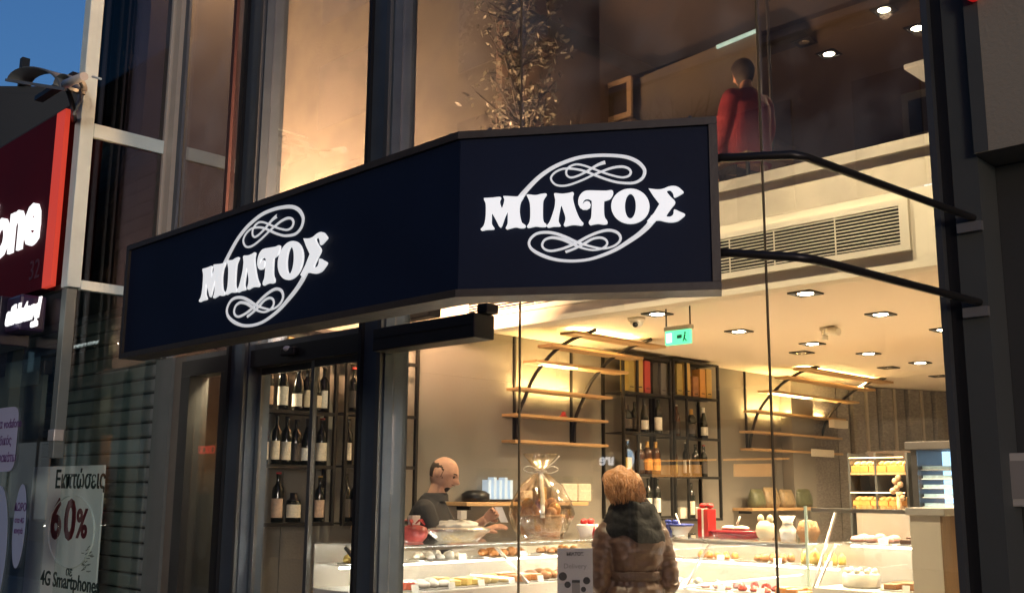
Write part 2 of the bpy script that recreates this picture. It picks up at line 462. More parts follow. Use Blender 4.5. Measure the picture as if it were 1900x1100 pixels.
# automatic door gear box on the outside
op = MB(); op.bbox(-4.384, -3.605, GY-.15, GY-.012, 2.262, 2.382, .006); op.build('door_gear_box', M_dkframe, ff)
MB().box(-4.36, -3.62, GY-.153, GY-.1505, 2.325, 2.33).build('gear_box_seam', M_black, ff)
MB().bbox(-3.64, -3.57, GY-.10, GY-.02, 2.383, 2.43, .005).build('gear_box_bracket', M_black, ff)
MB().bbox(-5.36, -5.22, GY-.09, GY-.051, 2.325, 2.372, .01).build('door_sensor', M_black, ff)
MB().ball((-5.29, GY-.085, 2.365), (.028,.02,.016)).build('sensor_window', mat('sensor_plastic', (.75,.75,.72), .3), ff)

# sliding door: two glazed leaves
for nm, xa, xb, yy, lab in (('sliding_door', -5.735, -5.13, GY+.02, 'left glazed leaf of the sliding shop door with steel edge'),
                            ('sliding_door', -5.115, -4.605, GY-.015, 'right glazed leaf of the sliding shop door beside the middle post')):
    d = empty(nm, ((xa+xb)/2, yy, .02), label=lab, cat='door', group='sliding door leaves')
    w = .03
    MB().box(xa, xa+w, yy-.012, yy+.012, .03, 2.285).build('stile', M_steel, d)
    MB().box(xb-w, xb, yy-.012, yy+.012, .03, 2.285).build('stile', M_steel, d)
    MB().box(xa+w+.001, xb-w-.001, yy-.012, yy+.012, 2.245, 2.285).build('top_rail', M_dkframe, d)
    MB().box(xa+w+.001, xb-w-.001, yy-.012, yy+.012, .03, .11).build('bottom_rail', M_dkframe, d)
    MB().box(xa+w+.001, xb-w-.001, yy-.004, yy+.004, .111, 2.244).build('pane', M_door_glass, d)
# fixed light left of the door
fl = empty('side_light', (-6.3, GY, 0), label='narrow fixed glass light with dark frame left of the sliding door', cat='window')
MB().box(-6.62, -6.50, GY-.05, GY+.09, .02, 2.288).build('jamb', M_dkframe, fl)
MB().box(-6.10, -5.99, GY-.05, GY+.09, .02, 2.288).build('jamb', M_dkframe, fl)
MB().box(-6.499, -6.101, GY-.004, GY+.004, .03, 2.288).build('pane', M_door_glass, fl)
structure('entry_return_wall', MB().box(-6.60, -6.201, 3.86, 4.015, .012, 2.43), M_wall)
MB_ = MB(); MB_.box(-7.19, -6.36, 3.7, 4.69, 2.44, 2.5); structure('stair_bay_floor', MB_, M_dkwall)

el = empty('added_entry_downlight', (-6.3, 3.68, 2.43), label='small warm downlight added over the side light', cat='downlight')  # unseen fitting added to brighten the wall behind the side light
MB().lathe([(.0,-.012),(.03,-.012),(.04,-.002)], (-6.3,3.68,2.44), 14).build('lamp', M_bulb, el)
lamp('entry_glow', 'SPOT', (-6.3,3.66,2.41), 45, (1,.76,.48), el, (-6.25,3.75,0), .05, 150, .8)
# column strip between the shutter and the side light
cs = empty('facade_column', (-6.8, GY, 0), label='greenish grey metal column strip between shutter and shop door', cat='column')
MB().box(-6.98, -6.80, GY-.03, GY+.06, 0, 2.44).build('column_face', mat('green_grey_metal', (.17,.19,.18), .5, metal=.3, var=.2), cs)
MB().box(-6.795, -6.63, GY-.01, GY+.06, 0, 2.44).build('column_face', mat('bronze_metal', (.17,.15,.12), .5, metal=.3, var=.2), cs)

# ================================================================== right-hand pier
rp = empty('right_pier', (-.6, GY+.1, 0), label='dark rendered wall at the right edge beside the shop glass', cat='wall')
MB().box(-1.371, -1.285, GY-.02, GY+.16, 0, ZT).build('pilaster', mat('dark_green_grey', (.055,.06,.055), .6, var=.15), rp)
MB().box(-1.284, 1.6, GY+.13, GY+.5, 0, 2.655).build('lower_wall', M_dkwall, rp)
lz = at(1813,278,Y=GY-.05).z
MB().box(-1.283, 1.6, GY-.05, GY+.5, 2.66, ZT).build('upper_wall', M_conc, rp)
MB().box(-1.282, -1.235, GY-.053, GY-.051, 2.662, ZT).build('corner_strip', mat('dark_green_grey', ), rp)

wbx = empty('wall_box', tuple(at(1893,890,Y=GY+.12)), label='pale slim box on the dark wall at the right edge', cat='wall box')
q = at(1893,890,Y=GY+.128)
MB().bbox(q.x-.012, q.x+.05, GY+.06, GY+.128, q.z-.085, q.z+.085, .006).build('case', mat('pale_plastic', (.45,.42,.36), .5), wbx)
MB().box(q.x-.006, q.x+.044, GY+.056, GY+.0595, q.z-.06, q.z+.06).build('cover', mat('dim_plastic', (.25,.23,.2), .4), wbx)

al = empty('alarm_lamp', tuple(at(1803,-4,Y=GY-.06)), label='red alarm lamp high on the right wall at the top edge', cat='lamp')
q = at(1803,-9,Y=GY-.09)
MB().lathe([(.045,0),(.045,.012),(.034,.016)], (q.x,q.y+.02,q.z+.035)).build('base', M_black, al)
MB().ball((q.x, q.y+.02, q.z+.018), (.030,.030,.034)).build('lens', mat('red_lens', (.35,.01,.01), .2, emit=.16, ecol=(1,.02,.02), coat=.5), al)

# ================================================================== hanging navy sign
SZ0, SZ1 = 2.108, 2.617
A0 = Vector((-4.478, 2.03, 0)); A1 = Vector((-2.266, 2.03, 0)); A2 = at(1333,300,Z=2.45); A2 = Vector((A2.x, A2.y, 0))
q1, q2 = at(1331,208,Z=SZ1), at(1338,541,Z=SZ0); A2 = Vector(((q1.x+q2.x)/2, (q1.y+q2.y)/2, 0))
sg = empty('shop_sign', (A1.x, A1.y, SZ0), label='navy two-panel hanging shop sign with white scroll lettering', cat='sign')
UPZ = Vector((0,0,1))
def panel_frame(p, q):
    ex = (q-p).normalized(); return ex, ex.cross(UPZ)     # outward normal (towards the street)
exL, nL = panel_frame(A0, A1); exR, nR = panel_frame(A1, A2)
nB = (nL+nR).normalized(); kB = 1/nB.dot(nL)
def offs(depth):
    """three corner points of the bent sign pushed back from its face by depth"""
    return A0-nL*depth, A1-nB*depth*kB, A2-nR*depth
F0_, F1_, F2_ = offs(.0); B0_, B1_, B2_ = offs(.11)
fw = .024; PANELS = []
for p, q, n, e in ((A0, A1, nL, exL), (A1, A2, nR, exR)):
    lo, hi = SZ0+fw, SZ1-fw
    pa = p + (e*fw if p is A0 else Vector()); qa = q - (e*fw if q is A2 else Vector())
    f1, f2 = pa-n*.012, qa-n*.012
    if p is A1: f1 = offs(.012)[1]+e*.0015
    else: f2 = offs(.012)[1]-e*.0015
    _pn = MB().hexa([f1-n*.02+UPZ*lo, f1+UPZ*lo, f2+UPZ*lo, f2-n*.02+UPZ*lo, f1-n*.02+UPZ*hi, f1+UPZ*hi, f2+UPZ*hi, f2-n*.02+UPZ*hi]).build('panel', M_navy, sg); PANELS.append(_pn)
def strip(z0, z1):
    for (p, q, r, s_) in ((F0_, F1_, B0_, B1_), (F1_, F2_, B1_, B2_)):
        MB().hexa([p+UPZ*z0, q+UPZ*z0, s_+UPZ*z0, r+UPZ*z0, p+UPZ*z1, q+UPZ*z1, s_+UPZ*z1, r+UPZ*z1]).build('frame_strip', M_signframe, sg)
strip(SZ0, SZ0+fw-.001); strip(SZ1-fw+.001, SZ1)
for p, e, n, sgn in ((A0, exL, nL, 1), (A2, exR, nR, -1)):
    q = p + e*fw*sgn
    MB().hexa([p+UPZ*(SZ0+fw), q+UPZ*(SZ0+fw), q-n*.11+UPZ*(SZ0+fw), p-n*.11+UPZ*(SZ0+fw), p+UPZ*(SZ1-fw), q+UPZ*(SZ1-fw), q-n*.11+UPZ*(SZ1-fw), p-n*.11+UPZ*(SZ1-fw)]).build('frame_strip', M_signframe, sg)
for p, q, n, e in ((A0, A1, nL, exL), (A1, A2, nR, exR)):
    a_, b_ = p-n*.10, q-n*.10
    if q is A1: b_ = offs(.10)[1]
    else: a_ = offs(.10)[1]
    z0, z1 = SZ0+fw, SZ1-fw
    MB().hexa([a_+UPZ*z0, b_+UPZ*z0, b_+n*.006+UPZ*z0, a_+n*.006+UPZ*z0, a_+UPZ*z1, b_+UPZ*z1, b_+n*.006+UPZ*z1, a_+n*.006+UPZ*z1]).build('back_sheet', M_signframe, sg)

# supporting rods from the sign's right end back to the pier
for zc, rise in ((2.453, .046), (2.168, .05)):
    e = at(1840,415,Y=3.62); 
    pts = [A2-nR*.03+UPZ*(zc+rise)-exR*.004, A2-nR*.028+UPZ*(zc+rise)+exR*.02, Vector((-1.40, 2.475, zc)), Vector((-1.384, 2.52, zc)), Vector((-1.31, 3.53, zc)), Vector((-1.297, 3.62, zc))]
    MB().tube(pts, .0125, 10).build('support_rod', M_rod, sg)
    MB().box(-1.36, -1.28, 3.455, 3.475, zc-.05, zc-.018).build('rod_bracket', mat('bracket_steel', (.35,.34,.32), .4, metal=.7), sg)

# lettering: outlines in photograph units on the right panel, turned into panel units
def to_panel(px, py):
    d = CF + CR*((px-950)/FPX) + CU*((550-py)/FPX)
    o = A1 - nR*.012
    t = (o-EYE).dot(nR)/d.dot(nR)
    p = EYE + d*t
    return ((p-o).dot(exR), p.z)
def R1(L): return [to_panel(880+x/9.5, 330+y/9.5) for x, y in L]
def R2(L): return [to_panel(1060+x/8.636, 330+y/8.636) for x, y in L]
def ell(cx, cy_, rx, ry, n=40): return [(cx+rx*math.cos(2*math.pi*k/n), cy_+ry*math.sin(2*math.pi*k/n)) for k in range(n)]
def sm(L):  # soften traced outline a little
    return [p[:2] for p in catmull([tuple(v) for v in L], 3)]
LET = [
 [R1(sm([(185,375),(330,368),(460,355),(475,380),(455,430),(470,500),(497,555),(530,480),(545,400),(530,355),(545,340),(735,350),(868,352),(825,440),(805,540),(805,640),(825,750),(850,810),(905,850),(895,890),(820,895),(740,880),(650,900),(590,915),(570,895),(600,830),(605,750),(598,600),(540,720),(475,885),(400,760),(320,630),(312,740),(315,830),(355,890),(345,920),(230,925),(150,940),(130,915),(180,860),(210,750),(220,600),(215,470),(190,410)]))],
 [R1(sm([(935,320),(960,312),(1090,325),(1180,305),(1265,295),(1275,320),(1230,390),(1215,450),(1210,600),(1215,740),(1235,800),(1270,830),(1265,870),(1190,875),(1090,865),(1000,885),(955,890),(945,865),(985,800),(1000,700),(1000,560),(990,450),(960,370)]))],
 [R1(sm([(1420,310),(1435,290),(1560,300),(1680,285),(1735,270),(1755,290),(1740,350),(1750,430),(1790,570),(1845,704),(1897,781),(1924,814),(1900,850),(1820,842),(1740,838),(1660,855),(1610,865),(1590,840),(1615,770),(1615,700),(1585,600),(1537,490),(1510,600),(1490,720),(1490,790),(1520,840),(1510,865),(1400,868),(1320,885),(1292,860),(1340,790),(1390,660),(1430,520),(1440,400)]))],
 [R2(sm([(120,380),(140,310),(190,250),(260,222),(400,222),(560,225),(640,215),(668,230),(665,280),(620,350),(540,380),(525,400),(525,560),(540,650),(575,700),(575,745),(520,755),(440,745),(360,755),(310,765),(290,735),(300,700),(325,660),(335,560),(338,400),(322,368),(280,348),(230,352),(195,382),(176,422)])) + R2([(192,436),(215,406),(255,388),(295,402),(310,440),(298,490),(255,517),(195,518),(150,490),(124,440)])],
 [R2(ell(950,468,302,277)), R2(ell(950,467,92,202))[::-1]],
 [R2(sm([(1250,190),(1290,195),(1380,205),(1470,195),(1560,160),(1640,148),(1710,165),(1760,205),(1797,245),(1760,275),(1660,325),(1640,270),(1610,225),(1570,208),(1527,235),(1590,320),(1665,405),(1600,500),(1530,600),(1530,635),(1580,640),(1625,620),(1645,580),(1655,525),(1740,560),(1820,600),(1780,650),(1700,705),(1600,722),(1500,710),(1430,692),(1362,692)])) + R2([(1300,760),(1222,705),(1330,580),(1420,430),(1320,300)])],
]
UPS = [(160,680,78),(250,565,62),(400,412,55),(550,303,50),(700,228,48),(900,160,45),(1100,133,42),(1300,130,42),(1500,150,45),(1640,205,48),(1720,280,45),(1740,340,42),(1715,410,38),(1650,460,34),(1560,480,32),(1400,470,30),(1250,430,30),(1110,378,30),(980,328,28),(850,302,27),(720,300,25),(620,340,25),(565,400,25),(570,450,25),(620,500,25),(700,515,25),(800,500,25),(950,445,25),(1100,375,25),(1200,335,28),(1330,290,30),(1450,275,32),(1530,295,30),(1565,340,30),(1540,390,28),(1460,410,25),(1350,390,25),(1220,350,25),(1080,297,25),(960,257,25),(870,248,25),(790,280,25),(755,330,25),(760,380,25),(800,410,25),(860,405,25),(950,370,26),(1040,320,28),(1130,265,32),(1200,235,42),(1245,222,46)]
LOS = [(1725,20,88),(1650,130,70),(1530,240,60),(1400,330,55),(1250,425,45),(1080,500,40),(900,555,35),(700,575,35),(500,560,38),(330,510,45),(200,440,40),(150,370,32),(165,300,32),(240,235,34),(350,215,36),(480,230,38),(620,280,40),(740,335,36),(850,372,28),(980,405,25),(1080,420,25),(1200,395,25),(1280,340,28),(1300,280,32),(1260,220,36),(1160,190,36),(1040,210,34),(900,265,34),(780,330,34),(680,380,32),(560,425,30),(430,450,30),(350,430,28),(315,380,28),(340,320,28),(400,290,32),(470,285,36),(580,310,38),(680,355,36),(780,400,30),(880,430,25),(970,440,24),(1070,420,25),(1130,370,26),(1120,315,28),(1050,285,30),(950,300,30),(860,350,32),(760,405,30),(680,440,30),(610,465,34)]
def ribbon(L, ox, oy):
    L = catmull(L, 4); pts = [to_panel(ox+x/6.786, oy+y/6.786) for x, y, w in L]
    k = (to_panel(1100,400)[0]-to_panel(1000,400)[0])/100/6.786
    mb = MB(); N = len(pts)
    for i, (x, y) in enumerate(pts):
        a = pts[max(i-1,0)]; b = pts[min(i+1,N-1)]; dx, dy = b[0]-a[0], b[1]-a[1]; l = math.hypot(dx, dy) or 1
        nx, ny = -dy/l, dx/l; w = L[i][2]*k*.5; d0 = .001 + .0045*i/N
        for s_, h in ((-1,0),(-.96,.0025),(0,.004),(.96,.0025),(1,0)):
            mb.v.append(Vector((x+nx*w*s_, y+ny*w*s_, d0+h)))
    for i in range(N-1):
        for j in range(4): mb.face([i*5+j, i*5+j+1, (i+1)*5+j+1, (i+1)*5+j])
    return mb
letters = [poly_mesh(l, .003, .0008) for l in LET]
rib_u, rib_l = ribbon(UPS, 940, 270), ribbon(LOS, 960, 400)
allx = [p[0] for l in LET for p in l[0]]; cx0 = (min(allx)+max(allx))/2; 
zz = [v.y for v in rib_u.v]+[v.y for v in rib_l.v]; cz0 = (min(zz)+max(zz))/2
# the same device stands on the left panel
lx0 = at(373,553,Y=2.03+.01).x; lx1 = at(609,489,Y=2.03+.01).x; lzt = at(546,373,Y=2.04).z; lzb = at(459,608,Y=2.04).z
scx = (lx1-lx0)/(max(allx)-min(allx)); scz = (lzt-lzb)/(max(zz)-min(zz))
for side in (0, 1):
    o = (A1 - nR*.012) if side == 0 else (A0 - nL*.012); ex, n = (exR, nR) if side == 0 else (exL, nL)
    if side == 0: f = lambda x, z: (x, z)
    else:
        cxl = (Vector(((lx0+lx1)/2, 2.03, 0))-A0).dot(exL); czl = (lzt+lzb)/2
        f = lambda x, z: (cxl+(x-cx0)*scx, czl+(z-cz0)*scz)
    off = parent_loc(sg)
    for me in letters:
        me2 = me.copy()
        for v in me2.vertices:
            x, z = f(v.co.x, v.co.y); v.co = o + ex*x + UPZ*z + n*(v.co.z+.0065) - off
        me2.materials.clear(); me2.materials.append(M_letter)
        link('letter', me2, PANELS[1-side])
    for rb in (rib_u, rib_l):
        mb = MB(); mb.f = rb.f; mb.mi = rb.mi; mb.smooth = rb.smooth
        for v in rb.v:
            x, z = f(v.x, v.y); mb.v.append(o + ex*x + UPZ*z + n*(v.z))
        mb.build('scroll', M_scroll, PANELS[1-side])

# fixings on the sign's top edge
for p, e, n, L in ((A0, exL, nL, (A1-A0).length), (A1, exR, nR, (A2-A1).length)):
    for t in ((.06, .35, .68, .97) if L > 1 else (.12, .9)):
        c_ = p + e*L*t - n*.03 + UPZ*(SZ1+.001)
        MB().lathe([(.012,0),(.012,.006),(.006,.007),(.006,.014)], c_, 8).build('fixing_bolt', M_steel, sg)
# ================================================================== neighbouring phone shop on the left
XR = -7.05        # glazed return of its vitrine
YN = 2.80         # its street front
M_grn = mat('grey_green_metal', (.17,.20,.185), .5, metal=.2, var=.15)
wf = empty('white_window_frame', (XR, 3.1, 2.8), label='weathered white metal window frame turning the corner left of the sign', cat='window frame')
def pbox(y0, y1, z0, z1, name, m, x0=XR-.05, x1=XR, par=None):
    return MB().bbox(x0, x1, y0, y1, z0, z1, .004).build(name, m, par or wf)
zb = at(135,532,X=XR).z; zx0 = at(240,232,X=XR).z; zx1 = at(240,248,X=XR).z
pbox(2.80, 2.895, zb, 7.0, 'post', M_white, XR-.10)
pbox(2.896, 3.42, zb-.01, zb+.055, 'bottom_rail', M_white)
pbox(2.896, 3.42, 3.96, 4.06, 'cross_rail', M_white)
pbox(3.421, 3.47, zb, 7.0, 'post', mat('beige_frame_paint', (.46,.42,.35), .5, var=.15), XR-.04, XR+.0)
MB().box(XR-.03, XR-.022, 2.90, 3.415, 4.065, 6.98).build('pane', glass('dark_pane', .10, tint=(.16,.18,.18)), wf)
MB().box(XR-.03, XR-.022, 2.90, 3.415, zb+.058, 3.955).build('pane', glass('dim_pane', .07, tint=(.45,.48,.47)), wf)
# beige posts beside it on the front
bp_ = empty('corner_post', (-7.1, GY-.06, 2.45), label='beige aluminium corner post beside the narrow upper window', cat='post')
MB().box(-7.045, -6.96, GY-.06, GY-.006, 2.45, 7.1).build('face', mat('beige_frame_paint'), bp_)
MB().box(-6.955, -6.90, GY-.03, GY-.008, 2.45, 7.1).build('face', M_mull, bp_)
MB().box(-6.24, -6.20, GY-.03, GY-.008, 2.45, 7.1).build('face', mat('maroon_strip', (.06,.025,.025), .5), bp_)
MB().box(-6.10, -6.02, GY-.03, GY-.008, 2.45, 7.1).build('face', M_dkframe, bp_)

# roller shutter behind the vitrine
rs = empty('roller_shutter', (-7.9, GY, 0), label='closed dark grey roller shutter with horizontal slats behind the glass', cat='shutter')
M_slat = mat('shutter_slat', (.30,.335,.33), .5, metal=.3, var=.2, scale=4)
sl = MB()
prof = [(0,0),(.018,.010),(.022,.03),(.022,.078),(.018,.092),(0,.094)]
for x in (-9.6, -7.06):
    for y, z in prof: sl.v.append(Vector((x, -y, z)))
k = len(prof)
for i in range(k-1): sl.face([i, i+1, k+i+1, k+i])
sl.face([0, k, 2*k-1, k-1]); sl.face(list(range(k))); sl.face(list(range(k, 2*k))[::-1])
slm = sl.mesh('slat', M_slat)
for i in range(46):
    link('slat', slm, rs, Vector((7.9, .02, .02+i*.105)))
MB().box(-9.6, -7.06, GY+.021, GY+.05, 0, 4.9).build('backing', M_black, rs)
MB().box(-7.058, -7.0, GY-.02, GY+.05, 0, 4.9).build('guide_rail', M_grn, rs)
MB().box(-9.4, -7.06, GY-.045, GY-.037, .1, 4.85).build('front_pane', glass('shutter_pane', .05, tint=(.95,.97,.96)), rs)

# vitrine
vt = empty('phone_shop_vitrine', (-8.2, YN, 0), label='greenish glass vitrine of the phone shop at the left edge', cat='shop window')
pz = at(120,850,X=XR).z
MB().bbox(XR-.085, XR-.002, YN+.003, YN+.075, 1.74, zb-.012, .004).build('corner_post', M_grn, vt)
MB().box(-10.5, XR-.09, YN+.02, YN+.03, .1, zb-.02).build('front_pane', M_green_glass, vt)
MB().box(XR-.012, XR-.004, YN+.08, 3.40, .1, zb-.02).build('side_pane', glass('side_glass', .04, tint=(.9,.95,.93)), vt)
MB().bbox(XR-.09, XR+.012, YN-.005, YN+.06, at(120,818,X=XR).z, at(120,797,X=XR).z, .003).build('glass_clamp', mat('clamp_steel', (.6,.6,.57), .35, metal=.6), vt)
MB().box(-8.75, -8.62, YN+.25, YN+.33, .0, zb-.02).build('inner_post', M_grn, vt)
MB().box(-10.5, XR-.09, YN+.0, 3.4, -.0, .098).build('plinth', M_dkwall, vt)
MB().box(-10.4, -8.78, 3.36, 3.40, .1, 2.5).build('inner_partition', mat('partition_board', (.16,.19,.18), .6, var=.2), vt)
q = at(82,682,Y=YN+.2)
MB().bbox(q.x-.03, q.x+.05, YN+.18, YN+.24, q.z-.05, q.z+.05, .005).build('window_sensor', M_black, vt)
MB().box(-10.5, XR-.10, YN+.05, 3.46, zb+.01, zb+.05).build('soffit', M_dkwall, vt)

# big red fascia with "one"
fs = empty('red_fascia_sign', (-8, YN, 2.9), label='dark maroon fascia sign with white letters and bright red edge', cat='sign')
z0, z1 = 2.905, 4.175
MB().box(-11, -7.37, YN-.04, YN+.3, z0, z1).build('panel', mat('maroon_panel', (.085,.006,.014), .75, spec=.15, var=.3, scale=1.5), fs)
MB().box(-7.368, -7.215, YN-.045, YN-.01, z0, z1).build('glow_edge', mat('red_edge', (.55,.05,.03), .4, emit=.22, ecol=(.85,.07,.035), var=.08), fs)
MB().box(-11, -7.2, YN-.02, YN+.3, z1+.002, z1+.03).build('capping', M_dkwall, fs)
xr = at(75,400,Y=YN-.05).x; zl = at(70,445,Y=YN-.05).z
put_text('vodafone', .60, (xr, YN-.045, zl), (1,0,0), (0,0,1), fs, mat('white_lit_text', (.9,.9,.9), .4, emit=.5, ecol=(1,1,1), var=0), bold=.018, align='RIGHT', depth=.012)
put_text('32', .20, (at(72,520,Y=YN-.045).x, YN-.044, at(40,520,Y=YN-.045).z-.02), (1,0,0), (0,0,1), fs, mat('faint_text', (.085,.02,.03), .5), align='RIGHT')
# dark fascia under it
f2 = empty('navy_fascia_sign', (-8.3, YN-.2, 2.6), label='small navy box sign with glowing white script under the red fascia', cat='sign')
MB().bbox(-11, -7.62, YN-.22, YN+.0, 2.52, 2.86, .008).build('box', mat('navy_box', (.006,.006,.022), .35), f2)
MB().bbox(-7.619, -7.36, YN-.18, YN+.0, 2.60, 2.85, .02).build('end_cap', mat('violet_plastic', (.035,.02,.06), .4), f2)
qx = at(73,580,Y=YN-.22)
put_text('aildatard', .165, (qx.x, YN-.223, at(40,592,Y=YN-.22).z-.01), (1,0,0), (0,0,1), f2, MATS['white_lit_text'], bold=.012, align='RIGHT', depth=.004, shear=.2)
put_text('cafe', .07, (qx.x-.01, YN-.223, at(60,594,Y=YN-.22).z-.045), (1,0,0), (0,0,1), f2, MATS['white_lit_text'], bold=.004, align='RIGHT', depth=.004)

# posters and stickers
M_paper = mat('poster_paper', (.82,.86,.84), .6, var=.05, scale=2)
M_ptext = mat('maroon_print', (.12,.012,.018), .6); M_gtext = mat('green_print', (.02,.04,.035), .6)
YP = 3.30
pa, pb = at(62,870,Y=YP), at(194,862,Y=YP); pzt = at(130,864,Y=YP).z; pzb = .55
po = empty('sale_poster', ((pa.x+pb.x)/2, YP, pzb), label='tall pale sale poster reading 60% in the vitrine', cat='poster')
MB().box(pa.x, pb.x, YP, YP+.012, pzb, pzt).build('sheet', M_paper, po)
pcx = at(128,980,Y=YP).x
MB().tube([(at(132,985,Y=YP).x+.40*math.cos(t*math.pi/20), YP-.003, at(128,985,Y=YP).z+.26*math.sin(t*math.pi/20)) for t in range(41)], .010, 6, squash=.4).build('ring', mat('poster_ring', (.70,.75,.73), .6), po)
zt = lambda px, py: at(px, py, Y=YP).z
put_text('Εκπτώσεις', .185, (at(196,898,Y=YP).x, YP-.002, zt(150,905)), (1,0,0), (0,0,1), po, M_gtext, bold=.003, align='RIGHT', sx=.95)
for ch_, px_ in (('6', 112), ('0', 138)): put_text(ch_, .40, (at(px_,1000,Y=YP).x, YP-.002, zt(120,998)), (1,0,0), (0,0,1), po, M_ptext, bold=.012, align='RIGHT')
put_text('%', .28, (at(140,996,Y=YP).x, YP-.002, zt(155,996)), (1,0,0), (0,0,1), po, M_ptext, bold=.008)
put_text('4G Smartphones', .15, (at(185,1088,Y=YP).x, YP-.002, zt(130,1092)), (1,0,0), (0,0,1), po, M_gtext, bold=.002, align='RIGHT')
put_text('σε', .10, (at(128,1068,Y=YP).x, YP-.002, zt(128,1068)), (1,0,0), (0,0,1), po, M_gtext, align='CENTER')
mb = MB()
for i in range(26):
    a_ = random.uniform(0, 6.28); r_ = .10*random.random()**.5
    c_ = Vector((at(162,1036,Y=YP).x+r_*math.cos(a_), YP-.0015, zt(162,1036)+r_*math.sin(a_)))
    mb.bar(c_-Vector((.02,0,.006)), c_+Vector((.02,0,random.uniform(-.01,.015))), .002, .006)
mb.build('leaf_print', mat('print_grey', (.2,.24,.22), .6), po)['kind'] = 'stuff'

def sticker(px, py, w, h, label, m, lines, ring=False, sup=2.0):
    c_ = at(px, py, Y=YN+.012); o = empty('window_sticker', tuple(c_), label=label, cat='sticker', group='stickers on the vitrine glass')
    n = 28; pts = []
    for k in range(n):
        a_ = 2*math.pi*k/n; ca, sa = math.cos(a_), math.sin(a_); q = 2/sup
        pts.append(Vector((c_.x+w/2*math.copysign(abs(ca)**q, ca), c_.y, c_.z+h/2*math.copysign(abs(sa)**q, sa))))
    MB().prism(pts, (0,.003,0)).build('sheet', m, o)
    for t, dz, s_, mm in lines:
        put_text(t, s_, (c_.x, c_.y-.0012, c_.z+dz), (1,0,0), (0,0,1), o, mm, align='CENTER', bold=.001, depth=.0008)
    return o
M_lil = mat('lilac_sticker', (.42,.45,.62), .5, var=.04); M_vio = mat('violet_print', (.10,.03,.16), .5)
sticker(5, 815, .52, .46, 'lilac rounded notice stuck high on the vitrine glass', M_lil, [('τήματα vodafone',.08,.09,M_vio), ('κωδικός',-.04,.09,M_vio), ('το παρακάτω',-.16,.09,M_vio)], sup=6)
M_blu = mat('pale_blue_sticker', (.36,.44,.62), .5, var=.04)
sticker(35, 975, .21, .56, 'tall oval pale blue sticker beside the 60% poster', M_blu, [('ΔΩΡΟ',.10,.075,M_vio), ('στα 4G',.02,.05,M_vio), ('κινητά',-.05,.05,M_vio)])
sticker(-12, 1020, .46, .9, 'big oval pale blue sticker cut by the left edge', M_blu, [('%',-.06,.30,M_vio)])

# floodlight over the red fascia, with camera and cables
YF = 2.55
fl_ = empty('floodlight', tuple(at(85,160,Y=YF)), label='arched grey floodlight hood on an arm above the red fascia', cat='floodlight')
M_hood = mat('hood_metal', (.20,.21,.20), .5, metal=.3, var=.3)
def hood(pL, pR, pT, dep, name):
    a_, b_ = at(*pL, Y=YF), at(*pR, Y=YF); h = at((pL[0]+pR[0])/2, pT, Y=YF).z - (a_.z+b_.z)/2
    mb = MB(); n = 12; c_ = (a_+b_)/2; w = (b_.x-a_.x)/2
    for lay in (0, 1):
        for k in range(n+1):
            t = math.pi*k/n; sc = 1-.05*lay
            for y in (0, dep):
                mb.v.append(Vector((c_.x-w*sc*math.cos(t), YF+y, c_.z+(b_.z-a_.z)*(-math.cos(t))/2+h*sc*math.sin(t))))
    L_ = (n+1)*2
    for k in range(n):
        i = k*2; mb.face([i, i+1, i+3, i+2], True); mb.face([L_+i, L_+i+2, L_+i+3, L_+i+1], True)
        mb.face([i, i+2, L_+i+2, L_+i]); mb.face([i+1, L_+i+1, L_+i+3, i+3])
    return mb.build(name, M_hood, fl_)
hood((12,150), (112,163), 124, .17, 'hood')
hood((98,158), (134,162), 138, .10, 'hood')
MB().bar(at(12,149,Y=YF-.01), at(122,166,Y=YF-.01), .02, .02).build('rim_bar', M_hood, fl_)
MB().box(at(40,150,Y=YF).x, at(105,150,Y=YF).x, YF+.10, YF+.16, at(70,158,Y=YF).z, at(70,150,Y=YF).z).build('lamp_body', M_black, fl_)
MB().tube([at(118,160,Y=YF), at(128,172,Y=YF+.02), at(136,200,Y=YF+.1), at(138,225,Y=YN)], .018, 8).build('arm', M_black, fl_)
cc = empty('street_camera', tuple(at(140,150,Y=YF)), label='small grey bullet camera beside the floodlight on the white post', cat='camera')
MB().tube([at(122,156,Y=YF-.05), at(156,142,Y=YF-.05)], .028, 10).build('body', mat('camera_grey', (.5,.5,.48), .4), cc)
MB().tube([at(119,157,Y=YF-.05), at(123,155.5,Y=YF-.05)], .02, 10).build('lens', M_black, cc)
MB().tube([at(146,148,Y=YF-.03), at(152,160,Y=YF+.05), at(158,165,Y=YN)], .010, 8).build('bracket', M_hood, cc)
cb = MB(); cb.tube(catmull([tuple(at(x,y,Y=YF+.12)) for x, y in ((148,160),(150,178),(147,192),(140,205),(137,214))], 5), .010, 6)
one('camera_cable', cb, mat('cable_grey', (.35,.35,.33), .5), 'loose grey cable hanging down the white post below the camera', 'cable')
sp_ = MB(); sp_.tube([at(172,143,Y=2.78), at(187,147,Y=2.70)], .008, 6); 
one('post_pin', sp_, M_white, 'short white pin sticking out of the white post', 'pin')

# lamp added out of view to brighten the stair bay wall
sb_ = empty('added_stair_lamp', (-6.7, 4.5, 6.4), label='warm lamp added out of view at the top of the stair bay', cat='lamp')
MB().lathe([(.08,0),(.10,.03),(.10,.06)], (-6.7,4.2,6.9), 16).build('shade', M_black, sb_)
lamp('stair_glow', 'POINT', (-6.7,4.2,6.7), 300, (1,.56,.28), sb_, None, .1)
